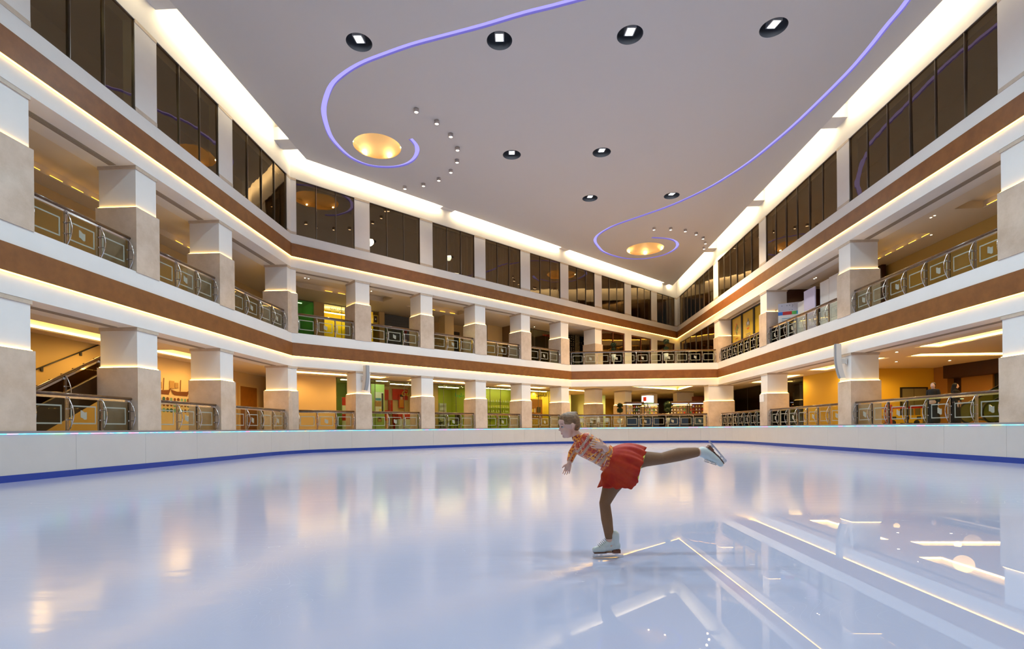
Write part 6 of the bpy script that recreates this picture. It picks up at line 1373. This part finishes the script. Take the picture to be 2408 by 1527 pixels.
# skates
WLEA = pbr('white_boot_leather', (0.62, 0.68, 0.66), 0.28, noise=0.05, nscale=8); HEELM = pbr('brown_heel', (0.16, 0.05, 0.02), 0.4); LACE = pbr('lace', (0.42, 0.42, 0.38), 0.6)
def skate(T, par, nm, cuff=None):
    """T maps skate space (x toe-wards, y side, z up from the blade edge) to the world"""
    def W(x, y, z): return T @ Vector((x, y, z))
    R3 = T.to_3x3()
    bt = (cuff or [cap_mesh(W(-0.045, 0, 0.105), W(-0.040, 0, 0.185), 0.040, 0.048)])+[cap_mesh(W(-0.040, 0, 0.093), W(0.060, 0, 0.078), 0.036, 0.034), cap_mesh(W(0.060, 0, 0.077), W(0.128, 0, 0.068), 0.036, 0.027),
          cap_mesh(W(-0.03, 0, 0.14 if not cuff else 0.118), W(0.055, 0, 0.088), 0.040, 0.032), ell_mesh(W(-0.068, 0, 0.095), (0.026, 0.032, 0.035), R3)]
    b = union('skate', bt, 0.005, WLEA, 4, par); b['label'] = nm; air = cuff is not None
    m = MB()
    def bx(x0, x1, y0, y1, za, zb):
        n0 = len(m.v)
        for z in (za, zb):
            for (x, y) in ((x0, y0), (x1, y0), (x1, y1), (x0, y1)): m.v.append(tuple(W(x, y, z)))
        for f in ((0,3,2,1), (4,5,6,7), (0,1,5,4), (1,2,6,5), (2,3,7,6), (3,0,4,7)): m.f.append(tuple(n0+i for i in f)); m.m.append(0); m.sm.append(False)
    bx(-0.088, -0.025, -0.026, 0.026, 0.036, 0.066); m.build('heel', HEELM, b, label='brown heel block')
    m = MB(); bx(-0.09, 0.145, -0.030, 0.030, 0.032, 0.040) if False else bx(-0.02, 0.142, -0.026, 0.026, 0.043, 0.048); m.build('sole', HEELM, b)
    m = MB(); bx(-0.120, 0.150, -0.002, 0.002, 0.0, 0.016); bx(0.125, 0.150, -0.003, 0.003, 0.010, 0.030)
    bx(-0.075, -0.045, -0.004, 0.004, 0.014, 0.036); bx(0.065, 0.085, -0.004, 0.004, 0.014, 0.038); bx(0.105, 0.120, -0.004, 0.004, 0.014, 0.038)
    bx(-0.09, -0.02, -0.022, 0.022, 0.033, 0.037); bx(0.03, 0.14, -0.022, 0.022, 0.034, 0.038); m.build('blade', STEEL, b, label='steel blade')
    m = MB()
    for k in range(9):
        t = k/8; x = 0.085-0.085*t; z = 0.112+0.10*t*t if t < .5 else 0.106+0.088*t
        cx_, cz_ = 0.098-0.094*t, (0.107+0.078*t) if not air else (0.107+0.058*t)
        m.tube([tuple(W(cx_-0.008, -0.024, cz_-0.014)), tuple(W(cx_+0.004, -0.010, cz_+0.006)), tuple(W(cx_+0.006, 0.010, cz_+0.006)), tuple(W(cx_-0.008, 0.024, cz_-0.014))], 0.0026, 6)
    m.build('laces', LACE, b); return b
# standing skate: toe to the left
sT = gp(1434, 1314, 0.02); T1 = Matrix.Translation((sT.x, sT.y, 0.004)) @ Matrix.Rotation(radians(180+6), 4, 'Z') @ Matrix.Scale(1.06, 4)
skate(T1, girl, 'white figure skate on the ice')
# trailing skate: toe down to the right, sole facing up and back
xd = Vector((0.65, 0.05, -0.76)).normalized(); zd = Vector((-0.76, 0.0, -0.65)); zd = (zd-xd*zd.dot(xd)).normalized()
yd = zd.cross(xd).normalized(); SS = 0.92
R2 = Matrix((xd, yd, zd)).transposed().to_4x4()
T2 = Matrix.Translation(gp(1682, 1068.5, 0.01)-xd*0.02*SS-zd*0.046*SS) @ R2 @ Matrix.Scale(SS, 4)
skate(T2, girl, 'white figure skate in the air', [cap_mesh(T2 @ Vector((-0.040, 0, 0.110)), gp(1652, 1063.5, 0.01), 0.046, 0.049)])
# rhinestones on the near side of the top
dg = bpy.context.evaluated_depsgraph_get()
bm_ = bmesh.new(); bm_.from_mesh(top.data); tree = BVHTree.FromBMesh(bm_); bm_.free()
m = MB(); cnt = 0
for (a, b, k) in (((1405, 1062), (1380, 1082), 15), ((1421, 1067), (1402, 1094), 15), ((1431, 1071), (1420, 1096), 12), ((1426, 1063), (1410, 1096), 0), ((1352, 1048), (1362, 1076), 8), ((1360, 1036), (1372, 1074), 10), ((1381, 1026), (1372, 1052), 8)):
    for i in range(k):
        t = i/max(1, k-1); P = gp(a[0]+(b[0]-a[0])*t, a[1]+(b[1]-a[1])*t, -0.6); P0 = Vector((0, 0, EYE)); dd = (P-P0).normalized()
        h = tree.ray_cast(P0, dd)
        if h[0] is not None: m.ball(tuple(h[0]), 0.0036, 6, 4)
rs = m.build('rhinestones', pbr('rhinestone', (0.9, 0.88, 0.95), 0.05, spec=1.0, emis=(1, 1, 1), estr=0.0), girl); rs['label'] = 'rows of rhinestones'; rs['kind'] = 'stuff'
#PART7
